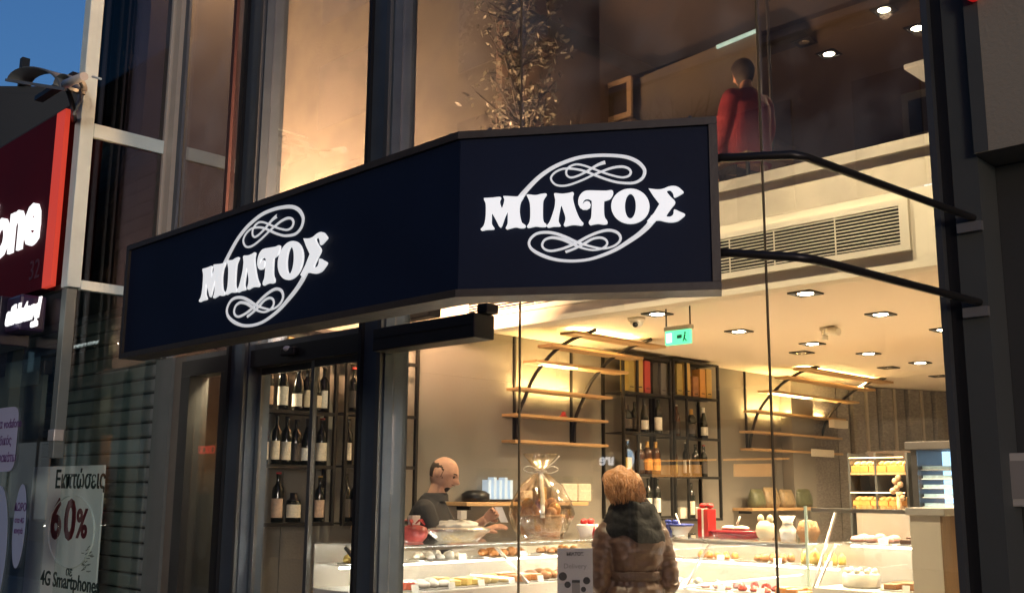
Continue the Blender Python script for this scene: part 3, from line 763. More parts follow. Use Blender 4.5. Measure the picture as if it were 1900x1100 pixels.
# ================================================================== across the street and far behind (seen directly at the top left, else mirrored in the glass)
M_win_lit = mat('lit_window', (.9,.75,.5), .4, emit=.7, ecol=(1,.75,.42), var=.3, scale=3)
M_win_dk = mat('dark_window', (.02,.022,.026), .15)
def far_building(x0, x1, y0, y1, h, m, label, win=True, face=1, floors=4, cols=5, lit=(1,), z_first=4.4):
    o = empty('building', ((x0+x1)/2, (y0+y1)/2, -.14), label=label, cat='building')
    MB().box(x0, x1, y0, y1, -.14, h).build('wall', m, o)
    MB().box(x0-.15, x1+.15, y0-.15, y1+.15, h+.002, h+.22).build('cornice', m, o)
    if win:
        fh = (h-z_first-.4)/floors; cw = (x1-x0)/cols; yf = y1 if face > 0 else y0
        for i in range(cols):
            for j in range(floors):
                xa = x0+(i+.25)*cw; za = z_first+(j+.18)*fh
                MB().box(xa, xa+cw*.5, yf+.002*face, yf+.05*face, za, za+fh*.6).build('window', M_win_lit if (i*7+j*3) % 11 in lit else M_win_dk, o)
    return o
B1 = far_building(-40, -12.6, -22, -8, 16.5, mat('brown_render', (.16,.12,.095), .85, var=.1), 'tall brown building mirrored in the upper glass', lit=())
B2 = far_building(-12.5, 3, -20, -8.3, 9.2, mat('grey_render', (.15,.14,.14), .85, var=.1), 'low grey building mirrored below the violet sky', floors=1, cols=7, lit=(), z_first=5.6)
B4 = empty('building', tuple(Vector(at(40,300,D=32)).xy.to_3d()), label='dark building silhouette under the blue sky at top left', cat='building')
_c = [at(x, 900, D=d) for x, d in ((-260,32),(330,32),(330,46),(-260,46))]
_h = at(70, 122, D=32).z
MB().hexa([(p.x,p.y,-.14) for p in _c]+[(p.x,p.y,_h) for p in _c]).build('wall', mat('black_green_cladding', (.018,.022,.022), .7), B4)
MB().hexa([(p.x,p.y,_h+.002) for p in _c]+[(p.x,p.y,_h+.25) for p in _c]).build('parapet', mat('black_green_cladding'), B4)
for k in range(9):
    p_ = _c[0].lerp(_c[1], .25+k*.07)
    MB().box(p_.x-.12, p_.x+.12, p_.y-.12, p_.y+.12, _h+.251, _h+.6+.3*(k % 3)).build('roof_vent', mat('black_green_cladding'), B4) if k in (2,5) else None
# lit shop windows opposite
def lit_shop(x0, x1, z1, m, label, txt=None, tx=None, tm=None, ts=.5):
    o = empty('opposite_shop', ((x0+x1)/2, -7.9, 0), label=label, cat='shop front')
    MB().box(x0, x1, -7.99, -7.85, .0, .5).build('stall_riser', M_dkwall, o)
    w = (x1-x0)/4
    for i in range(4):
        MB().box(x0+i*w+.06, x0+(i+1)*w-.06, -7.93, -7.90, .55, z1).build('lit_pane', m, o)
        MB().box(x0+i*w-.04, x0+i*w+.05, -7.95, -7.84, .5, z1+.1).build('mullion', M_black, o)
    MB().box(x0-.1, x1+.1, -7.99, -7.80, z1+.12, z1+1.0).build('fascia', M_dkwall, o)
    if txt:
        put_text(txt, ts, (tx, -7.795, z1+.35), (-1,0,0), (0,0,1), o, tm, align='LEFT', depth=.01, bold=.008)
    return o
M_shopA = mat('cool_shop_light', (.03,.035,.04), .3, emit=.05, ecol=(.86,.95,1), var=.5, scale=1.2)
M_shopB = mat('warm_shop_light', (.04,.03,.02), .3, emit=.05, ecol=(1,.80,.52), var=.5, scale=1.2)
tw = mat('white_sign_text', (.9,.9,.9), .5, emit=.9, ecol=(1,1,1), var=0)
tr_ = mat('red_sign_text', (.9,.1,.1), .5, emit=1.1, ecol=(1,.05,.04), var=0)
lit_shop(-40, -30.5, 3.0, M_shopA, 'dim shop front far along the opposite side under white lettering')
lit_shop(-29.5, -24.5, 2.0, M_shopB, 'dim shop front across the street with small red lettering')
lit_shop(-11.8, -6.2, 2.6, M_shopB, 'dim shop front across the street below the grey building')
lit_shop(-5.0, 1.5, 2.6, M_shopA, 'dim shop front directly across the street')
def lit_name(txt, x, z, size, m, label):
    o = empty('lit_lettering', (x, -7.78, z), label=label, cat='sign')
    MB().box(x-size*len(txt)*.62, x+.1, -7.99, -7.80, z-size*.35, z+size*1.1).build('back_board', M_dkwall, o)
    put_text(txt, size, (x, -7.79, z), (-1,0,0), (0,0,1), o, m, depth=.01, bold=.006); return o
lit_name('άδαinter', -32.9, 6.25, .85, tw, 'white lettering ending in inter mirrored over the shutter')
lit_name('CRICRET', -26.2, 2.5, .30, tr_, 'small red lettering mirrored in the side light')
ln = lit_name('are', -12.12, 2.02, .30, tw, 'white lettering with an apple emblem mirrored over the counter')
ap = []
for k in range(32):
    t = 2*math.pi*k/32; r_ = .19*(1-.12*max(0,math.sin(t))**6 - .05*max(0,-math.sin(t))**8)
    x_, z_ = r_*math.cos(t), r_*math.sin(t)*1.08
    dx_, dz_ = x_+.23, z_-.02
    if math.hypot(dx_, dz_) < .10: k_ = .10/max(.001, math.hypot(dx_, dz_)); x_, z_ = -.23+dx_*k_, .02+dz_*k_
    ap.append(Vector((-11.9+x_, -7.79, 2.12+z_)))
MB().prism(ap, (0,.02,0)).build('emblem', mat('pale_blue_lit', (.6,.8,.9), .5, emit=.9, ecol=(.6,.82,1), var=0), ln)
MB().prism([Vector((-11.9,-7.79,2.34)), Vector((-11.86,-7.79,2.36)), Vector((-11.82,-7.79,2.44)), Vector((-11.88,-7.79,2.42))], (0,.02,0)).build('emblem', mat('pale_blue_lit'), ln)
M_or = mat('orange_lit_board', (.9,.4,.1), .5, emit=.75, ecol=(1,.42,.10), var=.6, scale=6)
for xa, xb, lb in ((-11.3,-10.3,'orange lit board mirrored over the right counter rack'), (-9.65,-8.95,'smaller orange lit board mirrored beside the glass seam')):
    o = empty('lit_board', ((xa+xb)/2, -7.78, 1.8), label=lb, cat='lit board')
    MB().box(xa, xb, -7.80, -7.76, 1.80, 2.0).build('face', M_or, o); MB().box(xa-.2, xb+.3, -7.80, -7.77, 2.06, 2.09).build('strip', M_or, o)
# bare street tree
bt = empty('bare_tree', (-9.8, -5.0, -.14), label='bare street tree mirrored in the upper glass', cat='tree')
mb = MB(); rnd = random.Random(3)
def branch(p, d, L, r, lev):
    q = p + d*L; mb.tube([p, p.lerp(q,.5)+Vector((rnd.uniform(-.05,.05),)*3)*L, q], [r, r*.8, r*.6], 5, cap=False)
    if lev == 0: return
    for i in range(3 if lev > 1 else 4):
        nd = (d + Vector((rnd.uniform(-.8,.8), rnd.uniform(-.8,.8), rnd.uniform(-.1,.5)))).normalized()
        branch(p.lerp(q, rnd.uniform(.6,1)), nd, L*rnd.uniform(.55,.8), r*.55, lev-1)
M_bark = mat('bark', (.05,.042,.035), .9, var=.3, bump=.4)
mb.tube([(-9.8,-5.0,-.14), (-9.75,-5.0,2.0), (-9.8,-5.05,4.6)], [.13,.10,.08], 8); mb.build('trunk', M_bark, bt)
mb = MB()
for i in range(6): branch(Vector((-9.8,-5.05,4.3)), Vector((rnd.uniform(-.7,.7), rnd.uniform(-.7,.7), 1)).normalized(), 1.5, .055, 4)
mb.build('crown', M_bark, bt)
# ================================================================== inside the shop: ceiling fittings
vent = empty('air_vent', (-3.9, YB, 2.8), label='long slatted air conditioning grille in the bulkhead above the shop', cat='air vent')
vx0, vx1 = -5.75, -2.30; vz0, vz1 = 2.795, 3.075
M_vent = mat('vent_enamel', (.74,.68,.56), .5, var=.04)
MB().box(vx0, vx1, YB-.028, YB-.001, vz0, vz0+.035).build('frame_rail', M_vent, vent)
MB().box(vx0, vx1, YB-.028, YB-.001, vz1-.035, vz1).build('frame_rail', M_vent, vent)
for x in (vx0, vx1-.05): MB().box(x, x+.05, YB-.0285, YB-.001, vz0+.0352, vz1-.0352).build('frame_stile', M_vent, vent)
MB().box(vx0+.051, vx1-.051, YB-.006, YB-.002, vz0+.036, vz1-.036).build('dark_core', mat('vent_dark', (.012,.011,.01), .9), vent)
ns = 11; ph = (vz1-vz0-.072)/ns
sl = MB(); sl.hexa([(0,-.0,0),(vx1-vx0-.104,-.0,0),(vx1-vx0-.104,.016,.004),(0,.016,.004),(0,0,.006),(vx1-vx0-.104,0,.006),(vx1-vx0-.104,.016,.010),(0,.016,.010)])
slm = sl.mesh('slat', M_vent)
for i in range(ns): link('slat', slm, vent, Vector((vx0+.052+3.9, -.026, vz0+.036+ph*(i+.35)-2.8)))
for x in (-5.0, -4.2, -3.4, -3.1, -2.72): MB().box(x, x+.008, YB-.0275, YB-.0265, vz0+.036, vz1-.036).build('divider', M_vent, vent)

M_trim = mat('black_trim', (.02,.018,.016), .6); M_refl = mat('reflector', (.8,.75,.65), .25, metal=.8)
def downlight(x, y, lit, label, z=ZC, e=230, col=WARM, s=.085):
    o = empty('downlight', (x, y, z), label=label, cat='downlight', group='square ceiling downlights' if z < 3 else 'upper floor downlights')
    mb = MB(); r = s
    mb.box(-r, r, -r, -r+.016, -.012, -.001); mb.box(-r, r, r-.016, r, -.012, -.001)
    mb.box(-r, -r+.016, -r+.0162, r-.0162, -.012, -.001); mb.box(r-.016, r, -r+.0162, r-.0162, -.012, -.001)
    mb.box(-r+.017, r-.017, -r+.017, r-.017, -.006, -.003)
    mb.build('trim', M_trim, o, rel=False)
    MB().lathe([(.0,-.0125),(.036,-.013),(.048,-.0095),(.052,-.0065)], n=16).build('lamp', M_bulb if lit else M_refl, o, rel=False)
    if lit: lamp('spot', 'SPOT', (x, y, z-.03), e, col, o, (x, y, 0), .05, 135, .9)
    return o
DL = [(-4.63,7.22,1,'lit square downlight nearest the glass, left row'), (-3.42,7.20,1,'lit square downlight nearest the glass, right row'),
      (-4.56,8.26,1,'lit square downlight second in the left row'), (-3.39,8.22,1,'lit square downlight second in the right row by the end frame'),
      (-4.51,9.20,1,'lit square downlight third in the left row'), (-4.46,10.19,1,'lit square downlight fourth in the left row'),
      (-5.60,11.2,1,'small lit downlight in the far corner near the stone wall'),
      (-4.93,8.73,0,'unlit dark square ceiling fitting between the lit downlights'), (-4.88,10.38,0,'unlit dark square ceiling fitting over the far shelves'), (-4.83,11.5,0,'unlit dark square ceiling fitting nearest the stone wall'),
      (-2.2,7.2,1,'added lit square downlight hidden past the end frame'), (-4.6,6.1,1,'added lit square downlight over the counter just behind the bulkhead'), (-3.4,6.1,1,'added lit square downlight behind the bulkhead on the right')]  # last three are unseen extras added for stronger general light
for x, y, lit, lb in DL: downlight(x, y, lit, lb)
M_grille = mat('dark_slot', (.06,.045,.03), .7)
q = at(1480,662,Z=ZC)

# emergency exit sign
q = at(1258,625,Y=5.9)
ex_ = empty('exit_sign', (q.x, 5.9, q.z), label='small green lit exit sign hanging from the ceiling', cat='exit sign')
hw = .105
MB().bbox(q.x-hw, q.x+hw, 5.89, 5.92, q.z-.052, q.z+.046, .004).build('panel', mat('exit_green', (.1,.7,.3), .4, emit=.75, ecol=(.12,.95,.42), var=.05), ex_)
MB().bbox(q.x-hw-.008, q.x+hw+.008, 5.885, 5.93, q.z+.047, q.z+.078, .004).build('housing', M_vent, ex_)
for s_ in (-1, 1): MB().box(q.x+s_*hw*.96-.004, q.x+s_*hw*.96+.004, 5.90, 5.908, q.z+.078, ZC-.002).build('hanger', M_rack, ex_)
M_exw = mat('exit_white', (.9,1,.9), .4, emit=1.0, ecol=(.75,1,.85), var=0)
MB().box(q.x-.09, q.x-.045, 5.886, 5.8892, q.z-.035, q.z+.03).build('door_mark', M_exw, ex_)
MB().hexa([(q.x+.0,5.886,q.z-.012),(q.x+.04,5.886,q.z-.012),(q.x+.04,5.889,q.z-.012),(q.x+.0,5.889,q.z-.012),(q.x+.0,5.886,q.z+.012),(q.x+.04,5.886,q.z+.012),(q.x+.04,5.889,q.z+.012),(q.x+.0,5.889,q.z+.012)]).build('arrow_mark', mat('exit_dark', (.0,.15,.07), .5), ex_)
mb = MB(); mb.ball((q.x+.068,5.8875,q.z+.022), (.008,.0015,.008), 8, 6); mb.bar((q.x+.068,5.8875,q.z+.012), (q.x+.06,5.8875,q.z-.012), .002, .012); mb.bar((q.x+.06,5.8875,q.z-.012), (q.x+.08,5.8875,q.z-.035), .002, .008); mb.bar((q.x+.06,5.8875,q.z-.012), (q.x+.05,5.8875,q.z-.035), .002, .008)
mb.build('runner_mark', mat('exit_dark'), ex_)

q = at(1181,590,Z=ZC)
dc = empty('dome_camera', tuple(q), label='white dome camera on the ceiling left of the exit sign', cat='camera')
MB().lathe([(.062,-.03),(.066,-.012),(.066,-.001)], q, 20).build('base', M_vent, dc)
MB().ball((q.x, q.y, q.z-.03), (.052,.052,.05), 16, 10).build('dome', mat('camera_white', (.7,.66,.58), .3), dc)
MB().ball((q.x+.015, q.y-.035, q.z-.055), .022).build('lens', M_black, dc)
q = at(1545,606,Z=ZC)
pj = empty('ceiling_spot', tuple(q), label='white adjustable ceiling fitting between the downlights', cat='ceiling fitting')
MB().bbox(q.x-.10, q.x+.03, q.y-.03, q.y+.03, q.z-.03, q.z-.001, .005).build('base', M_vent, pj)
MB().tube([(q.x-.07,q.y,q.z-.03), (q.x-.07,q.y,q.z-.10)], .025, 10).build('stem', M_vent, pj)
MB().tube([(q.x-.04,q.y-.04,q.z-.04), (q.x+.08,q.y-.06,q.z-.055)], .03, 12).build('head', M_vent, pj)

# unseen track added high in the void; its warm spots brighten bulkhead and side wall
tk = empty('added_lighting_track', (-3.4, 3.85, 5.6), label='added unseen lighting track high above the glass front', cat='lighting track')
MB().box(-5.6, -1.7, 3.83, 3.87, 5.60, 5.64).build('track', M_black, tk)
for x, tx, e in ((-5.2, None, 330), (-4.6, -4.6, 190), (-3.2, -3.0, 215), (-2.1, -2.0, 190)):
    MB().tube([(x,3.85,5.60), (x,3.90,5.48)], .035, 10).build('spot_head', M_black, tk)
    lamp('track_spot', 'SPOT', (x,3.92,5.45), e, (1,.82,.52), tk, (tx, YB, 2.8) if tx else (-6.2, 4.4, 1.4), .05, 62 if tx else 40, .8)
ww = empty('wall_washer', (-5.2, 4.3, 2.6), label='warm wall washer lamp behind the sign lighting the upper side wall', cat='lamp')
MB().bbox(-5.45, -4.95, 4.22, 4.32, 2.62, 2.70, .01).build('body', M_black, ww)
MB().box(-5.43, -4.97, 4.24, 4.30, 2.7005, 2.704).build('lens', mat('warm_lens', (1,.7,.4), .5, emit=6, ecol=(1,.6,.3), var=0), ww)
lamp('wash', 'AREA', (-5.2,4.27,2.72), 185, (1,.58,.32), ww, (-6.2,4.7,4.6), .35)

# ================================================================== wine racks and bottles on the side wall
XB = -5.95
def Yp(px, py=800, X=XB): return at(px, py, X=X).y
def Zp(px, py, X=XB): return at(px, py, X=X).z
def rack(px0, px1, shelves, ptop, label, mids=()):
    y0, y1 = Yp(px0), Yp(px1); zt_ = Zp((px0+px1)/2, ptop)
    zs = [Zp((px0+px1)/2, p) for p in shelves]
    o = empty('bottle_rack', (XB-.1, (y0+y1)/2, min(zs)), label=label, cat='rack', group='black metal wall racks')
    for y in (y0, y1):
        for x in (XB, XW+.016): MB().box(x-.012, x+.012, y-.012, y+.012, min(zs)-.02, zt_).build('upright', M_rack, o)
    for px in mids:
        y = Yp(px); MB().box(XB-.010, XB+.010, y-.010, y+.010, min(zs)+.001, zt_-.013).build('upright', M_rack, o)
    for z in zs + [zt_]:
        MB().box(XW+.03, XB-.013, y0+.0125, y1-.0125, z-.012, z-.002).build('shelf', M_rack, o)
        MB().box(XB-.010, XB+.010, y0+.0125, y1-.0125, z-.020, z+.004).build('shelf_rail', M_rack, o)
    return o, zs, (y0, y1)
RA = rack(478, 621, (970, 863, 762, 655), 605, 'black metal bottle rack seen through the sliding door')
RB = rack(641, 772, (968, 864, 768, 668), 620, 'black metal bottle rack behind the middle door post')
RC = rack(1157, 1245, (958, 880, 803, 730), 662, 'black metal rack left of its twin above the counter', (1184,))
RD = rack(1251, 1334, (962, 884, 812, 737), 672, 'black metal rack right of its twin above the counter', (1275,))
M_bg = mat('dark_bottle_glass', (.012,.014,.010), .12, var=.2, coat=.4); M_bamb = mat('amber_bottle_glass', (.07,.025,.008), .12, coat=.4)
M_bclr = mat('rose_bottle_glass', (.20,.14,.10), .12, coat=.3)
LAB = {'cream': mat('cream_label', (.72,.64,.50), .6, var=.35, scale=45, stretch=(1,1,2.5)), 'white': mat('white_label', (.78,.76,.70), .6, var=.3, scale=50, stretch=(1,1,2.5)), 'orange': mat('orange_label', (.60,.26,.05), .6, var=.3, scale=30), 'yellow': mat('yellow_label', (.62,.48,.12), .6), 'dark': mat('dark_label', (.06,.05,.045), .6), 'picture': mat('picture_label', (.60,.42,.30), .6, var=.5, scale=35)}
CAPM = {'black': mat('black_cap', (.02,.018,.018), .4), 'red': mat('red_cap', (.42,.03,.03), .4), 'gold': mat('gold_cap', (.55,.32,.08), .35, metal=.4), 'white': mat('white_cap', (.7,.68,.62), .4), 'blue': mat('blue_cap', (.03,.05,.16), .4)}
BP = {'bordeaux': [(.034,0),(.037,.004),(.037,.19),(.033,.215),(.018,.238),(.0145,.25),(.0145,.300),(.016,.302),(.016,.311),(.013,.312)],
      'burgundy': [(.038,0),(.041,.004),(.041,.14),(.036,.18),(.022,.23),(.0145,.262),(.0145,.305),(.016,.307),(.016,.316),(.013,.317)],
      'spirit': [(.042,0),(.046,.004),(.046,.15),(.040,.175),(.020,.195),(.017,.205),(.017,.24),(.014,.242)],
      'flask': [(.046,0),(.05,.004),(.05,.12),(.045,.14),(.03,.15),(.022,.16),(.022,.19),(.02,.191)]}
BM = {}; rb_ = random.Random(21)
def bottle(y, z, kind='bordeaux', lab='cream', cap='black', gl=None, text='', x=None, h=1.0, lh=None):
    x = XB-.06 if x is None else x
    key = (kind, lab, cap, gl or 'd')
    if key not in BM:
        P_ = BP[kind]; rm = P_[2][0]; top = P_[-1][1]
        b_ = MB().lathe(P_, n=14).mesh('bottle_glass', {'d': M_bg, 'a': M_bamb, 'r': M_bclr}[gl or 'd'])
        z0 = .03; z1 = z0 + (.118 if kind in ('bordeaux',) else .085)
        l_ = MB(); n = 12
        for zz_ in (z0, z1):
            for k in range(n+1):
                a_ = -1.25 + 2.5*k/n - math.pi/4      # label faces the shop front
                l_.v.append(Vector((math.cos(a_)*(rm+.0012), math.sin(a_)*(rm+.0012), zz_)))
        for k in range(n): l_.face([k, k+1, n+2+k, n+1+k], True)
        l_ = l_.mesh('bottle_label', LAB[lab])
        pr = [(r+.0014, zz_) for r, zz_ in P_ if zz_ > top-.062]
        c_ = MB().lathe(pr, n=14).mesh('bottle_capsule', CAPM[cap])
        BM[key] = (b_, l_, c_)
    o = empty('bottle', (x, y, z+.001), label=text, cat='bottle', group='bottles on the wall racks')
    o.scale = (rb_.uniform(.92,1.08),)*2 + (h*rb_.uniform(.96,1.04),); o.rotation_euler.z = rb_.uniform(-.45,.45); o.location.x += rb_.uniform(-.02,.01)
    g_ = link('glass', BM[key][0], o); link('label', BM[key][1], g_); link('capsule', BM[key][2], g_)
    return o
ORD = ['first', 'second', 'third', 'fourth', 'fifth', 'sixth']
def row(rk, i, items, where):
    z = rk[1][i]+.004
    for k, it in enumerate(items):
        px = it[0]; kw = dict(zip(('kind','lab','cap','gl','h'), it[1:]))
        desc = {'bordeaux':'wine bottle', 'burgundy':'burgundy bottle', 'spirit':'squat bottle', 'flask':'short flask'}[kw.get('kind','bordeaux')]
        bottle(Yp(px), z, text=f"{desc}, {kw.get('lab','cream')} label, {ORD[k]} on {where}", **kw)
row(RA, 2, [(505,'bordeaux','picture','black'),(532,'bordeaux','white','black',None,1.02),(562,'burgundy','white','black',None,1.02),(579,'bordeaux','cream','black'),(593,'burgundy','cream','black'),(610,'bordeaux','white','black')], 'the upper shelf behind the door')
row(RA, 1, [(500,'bordeaux','cream','black'),(522,'bordeaux','cream','black'),(543,'bordeaux','cream','black'),(562,'bordeaux','dark','black'),(580,'burgundy','white','black'),(607,'bordeaux','cream','red')], 'the middle shelf behind the door')
row(RA, 0, [(495,'bordeaux','picture','red'),(532,'bordeaux','picture','red'),(561,'flask','cream','black'),(606,'bordeaux','picture','gold')], 'the lower shelf behind the door')
row(RB, 2, [(663,'bordeaux','dark','red'),(681,'bordeaux','dark','black'),(747,'spirit','dark','red','a',1.3)], 'the upper shelf past the door post')
row(RB, 1, [(658,'bordeaux','cream','black'),(680,'bordeaux','cream','black'),(742,'bordeaux','cream','black')], 'the middle shelf past the door post')
row(RB, 0, [(655,'bordeaux','dark','black'),(676,'bordeaux','dark','black'),(741,'bordeaux','dark','black')], 'the lower shelf past the door post')
row(RC, 2, [(1176,'spirit','dark','black'),(1190,'bordeaux','dark','black','d',.9),(1204,'burgundy','white','black'),(1230,'bordeaux','white','black','d',1.02)], 'the top bottle shelf of the left counter rack')
row(RD, 2, [(1267,'bordeaux','dark','white','a',.95),(1293,'spirit','dark','gold','d',1.1),(1317,'burgundy','white','white','d',.95)], 'the top bottle shelf of the right counter rack')
row(RC, 1, [(1177,'bordeaux','yellow','white'),(1196,'spirit','dark','white','a',1.1),(1212,'spirit','orange','gold','a',1.2),(1228,'spirit','orange','gold','a',1.2)], 'the second shelf of the left counter rack')
row(RD, 1, [(1260,'bordeaux','yellow','black','a',.95),(1284,'bordeaux','white','white'),(1301,'bordeaux','dark','black'),(1314,'bordeaux','dark','red')], 'the second shelf of the right counter rack')
row(RC, 0, [(1197,'bordeaux','dark','black'),(1212,'bordeaux','white','black','d',1.05),(1227,'bordeaux','white','black','d',1.05)], 'the bottom shelf of the left counter rack')
row(RD, 0, [(1292,'bordeaux','cream','black','d',1.05)], 'the bottom shelf of the right counter rack')
BXM = {'gold': mat('gold_box', (.52,.33,.09), .45, var=.2), 'olive': mat('olive_gold_box', (.32,.24,.07), .5, var=.2), 'amber': mat('amber_box', (.58,.27,.06), .45, var=.25), 'red': mat('red_box', (.36,.03,.03), .45), 'black': mat('black_box', (.02,.02,.022), .5), 'slate': mat('slate_box', (.12,.12,.125), .5), 'brown': mat('picture_box', (.30,.13,.05), .5, var=.6, scale=20)}
def giftbox(px, z, w, h, m, text, X=XB-.06):
    y = Yp(px); o = empty('gift_box', (X, y, z), label=text, cat='gift box', group='boxed bottles on the wall racks')
    MB().bbox(X-.05, X+.05, y-w/2, y+w/2, z, z+h, .003).build('carton', BXM[m], o)
    MB().box(X+.0505, X+.0515, y-w*.3, y+w*.3, z+h*.13, z+h*.16).build('band', M_black, o)
    return o
z = RC[1][3]+.005
for px, m_, h in ((1175,'olive',.30),(1191,'gold',.34),(1205,'red',.30),(1220,'black',.29),(1235,'slate',.30)): giftbox(px, z, .085, h, m_, f'{m_} upright gift carton on the top of the left counter rack')
z = RD[1][3]+.005
for px, m_, h in ((1265,'olive',.30),(1280,'gold',.33),(1295,'brown',.20),(1308,'amber',.28),(1320,'gold',.29)): giftbox(px, z, .09, h, m_, f'{m_} gift carton {"at the right end of" if px==1320 else "standing on"} the top right counter rack')
z = RA[1][3]+.005
for px, m_ in ((540,'gold'),(566,'amber'),(585,'olive'),(600,'brown')): giftbox(px, z, .09, .10, m_, f'{m_} carton glimpsed over the door header')
z = RD[1][0]+.005; y = Yp(1270)
one('white_carton', MB().bbox(XB-.12, XB-.02, y-.06, y+.07, z, z+.10, .003), M_cream, 'small white carton on the bottom shelf of the right counter rack', 'carton')

# ================================================================== curved timber shelving with lit planks
def arc_shelves(r1, r2, cross, label, ext0=.18, ext1=.28, lit=(2,3)):
    foot1 = at(*r1[0], X=XW+.03); foot2 = at(*r2[0], X=XW+.03); Y1, Y2 = foot1.y, foot2.y
    c1 = [at(x, y, Y=Y1) for x, y in r1]
    o = empty('curved_shelving', (XW, (Y1+Y2)/2, foot1.z), label=label, cat='shelving', group='curved shelving on the side wall')
    for Yk in (Y1, Y2):
        pts = [Vector((p.x, Yk, min(p.z, ZC-.02))) for p in c1]
        path = [Vector(p) for p in catmull([tuple(p) for p in pts], 4)]
        for p in path: p.z = min(p.z, ZC-.02)
        MB().tube(path, .016, 8).build('rail', M_rack, o)
        MB().box(XW+.002, XW+.02, Yk-.03, Yk-.010, foot1.z-.02, ZC-.003).build('wall_post', M_rack, o)
    for k, (px, py) in enumerate(cross):
        p = at(px, py, Y=Y1); z = min(p.z, ZC-.04); xc = min(max(p.x, XW+.10), -4.6)
        MB().bbox(xc-.075, xc+.085, Y1-ext0, Y2+ext1, z-.011, z+.011, .002).build('plank', M_oak, o)
        if k in lit:
            MB().box(xc-.07, xc-.05, Y1-.05, Y2+.02, z+.0115, z+.020).build('led_strip', M_ledw, o) if k != 3 else MB().box(xc-.05, xc+.05, Y1-.02, (Y1+Y2)/2, z-.016, z-.0115).build('led_strip', mat('warm_led_panel', (1,.85,.5), .5, emit=5, ecol=(1,.78,.38), var=0), o)
    return o, Y1, Y2
SH1 = arc_shelves([(960,818),(962,770),(975,735),(990,700),(1010,672),(1033,648),(1065,628),(1105,612)], [(1066,824)],
            [(960,820),(963,772),(980,724),(1010,674),(1038,645),(1080,622)], 'curved timber shelving with glowing planks behind the gift basket', lit=(2,3,5))
SH2 = arc_shelves([(1391,832),(1395,803),(1407,765),(1427,736),(1456,708),(1497,685),(1529,676)], [(1520,838)],
            [(1391,834),(1396,802),(1408,764),(1434,728),(1466,702),(1500,684)], 'curved timber shelving with glowing planks right of the bottle racks', lit=(2,3,5))
q = at(1045,772,X=XW+.12)
mb = MB(); mb.ball((q.x,q.y,q.z-.01), (.035,.045,.025), 10, 6); mb.ball((q.x,q.y+.005,q.z+.02), (.02,.025,.022), 8, 6)
one('red_ornament', mb, mat('red_ceramic', (.42,.03,.03), .35), 'tiny red ornament on the second plank of the left curved shelving', 'ornament')
mb = MB(); q = at(1530,842,X=-5.9); mb.bbox(q.x-.01, q.x+.0, q.y-.28, q.y+.22, q.z-.03, q.z+.05, .002)
one('shelf_card', mb, M_cream, 'long white card at the foot of the right curved shelving', 'card')
mb = MB(); q = at(1555,790,X=-5.9); mb.bbox(q.x-.05, q.x+.02, q.y-.12, q.y+.20, q.z-.02, q.z+.07, .002)
one('shelf_carton', mb, M_cream, 'white carton at the right end of a curved plank', 'carton')

# wall boards with jars and bags
def wall_board(px0, px1, py, label, X=-5.96):
    a_, b_ = at(px0, py, X=X), at(px1, py, X=X)
    o = empty('wall_board', (X-.1, (a_.y+b_.y)/2, a_.z), label=label, cat='shelf')
    MB().bbox(XW+.003, X, a_.y, b_.y, a_.z-.03, a_.z, .003).build('plank', M_oak, o)
    for y in (a_.y+.12, b_.y-.12): MB().box(XW+.003, XW+.15, y-.008, y+.008, a_.z-.06, a_.z-.031).build('bracket', M_rack, o)
    return a_.z, X
z, X = wall_board(866, 1092, 931, 'low oak wall board behind the man with sweet boxes')
M_sweet = mat('pale_sweets', (.62,.54,.42), .7, var=.3, scale=60, bump=.6, bscale=80)
for px, w, lb in ((1047,.20,'clear box of pale sweets behind the basket bow'), (1074,.18,'clear box of pale sweets at the right end of the low board')):
    y = at(px, 905, X=-6.06).y; o = empty('sweet_box', (-6.06, y, z), label=lb, cat='box', group='clear sweet boxes on the low board')
    MB().bbox(-6.13, -5.99, y-w/2+.006, y+w/2-.006, z+.003, z+.15, .01).build('sweets', M_sweet, o)
    MB().box(-6.14, -5.98, y-w/2, y+w/2, z+.001, z+.21).build('box_wall', M_case, o)
y = at(925, 905, X=-6.06).y
jb = empty('glass_display', (-6.06, y, z), label='bluish lit glass display on the low board behind the man', cat='display')
MB().bbox(-6.12, -6.0, y-.17, y+.17, z+.002, z+.02, .003).build('base', M_black, jb)
MB().box(-6.125, -5.99, y-.18, y+.18, z+.021, z+.26).build('cover', M_case, jb)
for k in range(5): MB().box(-6.10, -6.03, y-.14+k*.06, y-.11+k*.06, z+.022, z+.17+.02*(k % 2)).build('glass_item', mat('bluish_item', (.45,.55,.62), .2, emit=.25, ecol=(.7,.85,1), var=.2), jb)
y = at(884, 925, X=-6.06).y
one('dark_tin', MB().lathe([(.10,0),(.11,.01),(.11,.06),(.07,.085),(.02,.09)], (-6.07,y,z+.001)), M_black, 'dark low tin at the left end of the low board', 'tin')
y = at(985, 915, X=-6.06).y
one('sugar_bag', MB().bbox(-6.12,-6.0,y-.14,y+.12,z+.001,z+.09,.03), M_sweet, 'pale bag on the low board left of the gift basket', 'bag')
z, X = wall_board(1396, 1516, 942, 'low oak wall board with bagged goods right of the racks')
M_bag = mat('nut_bag', (.30,.22,.12), .4, var=.5, scale=25, bump=.5); M_bag2 = mat('herb_bag', (.12,.13,.07), .35, var=.5, scale=25, bump=.5)
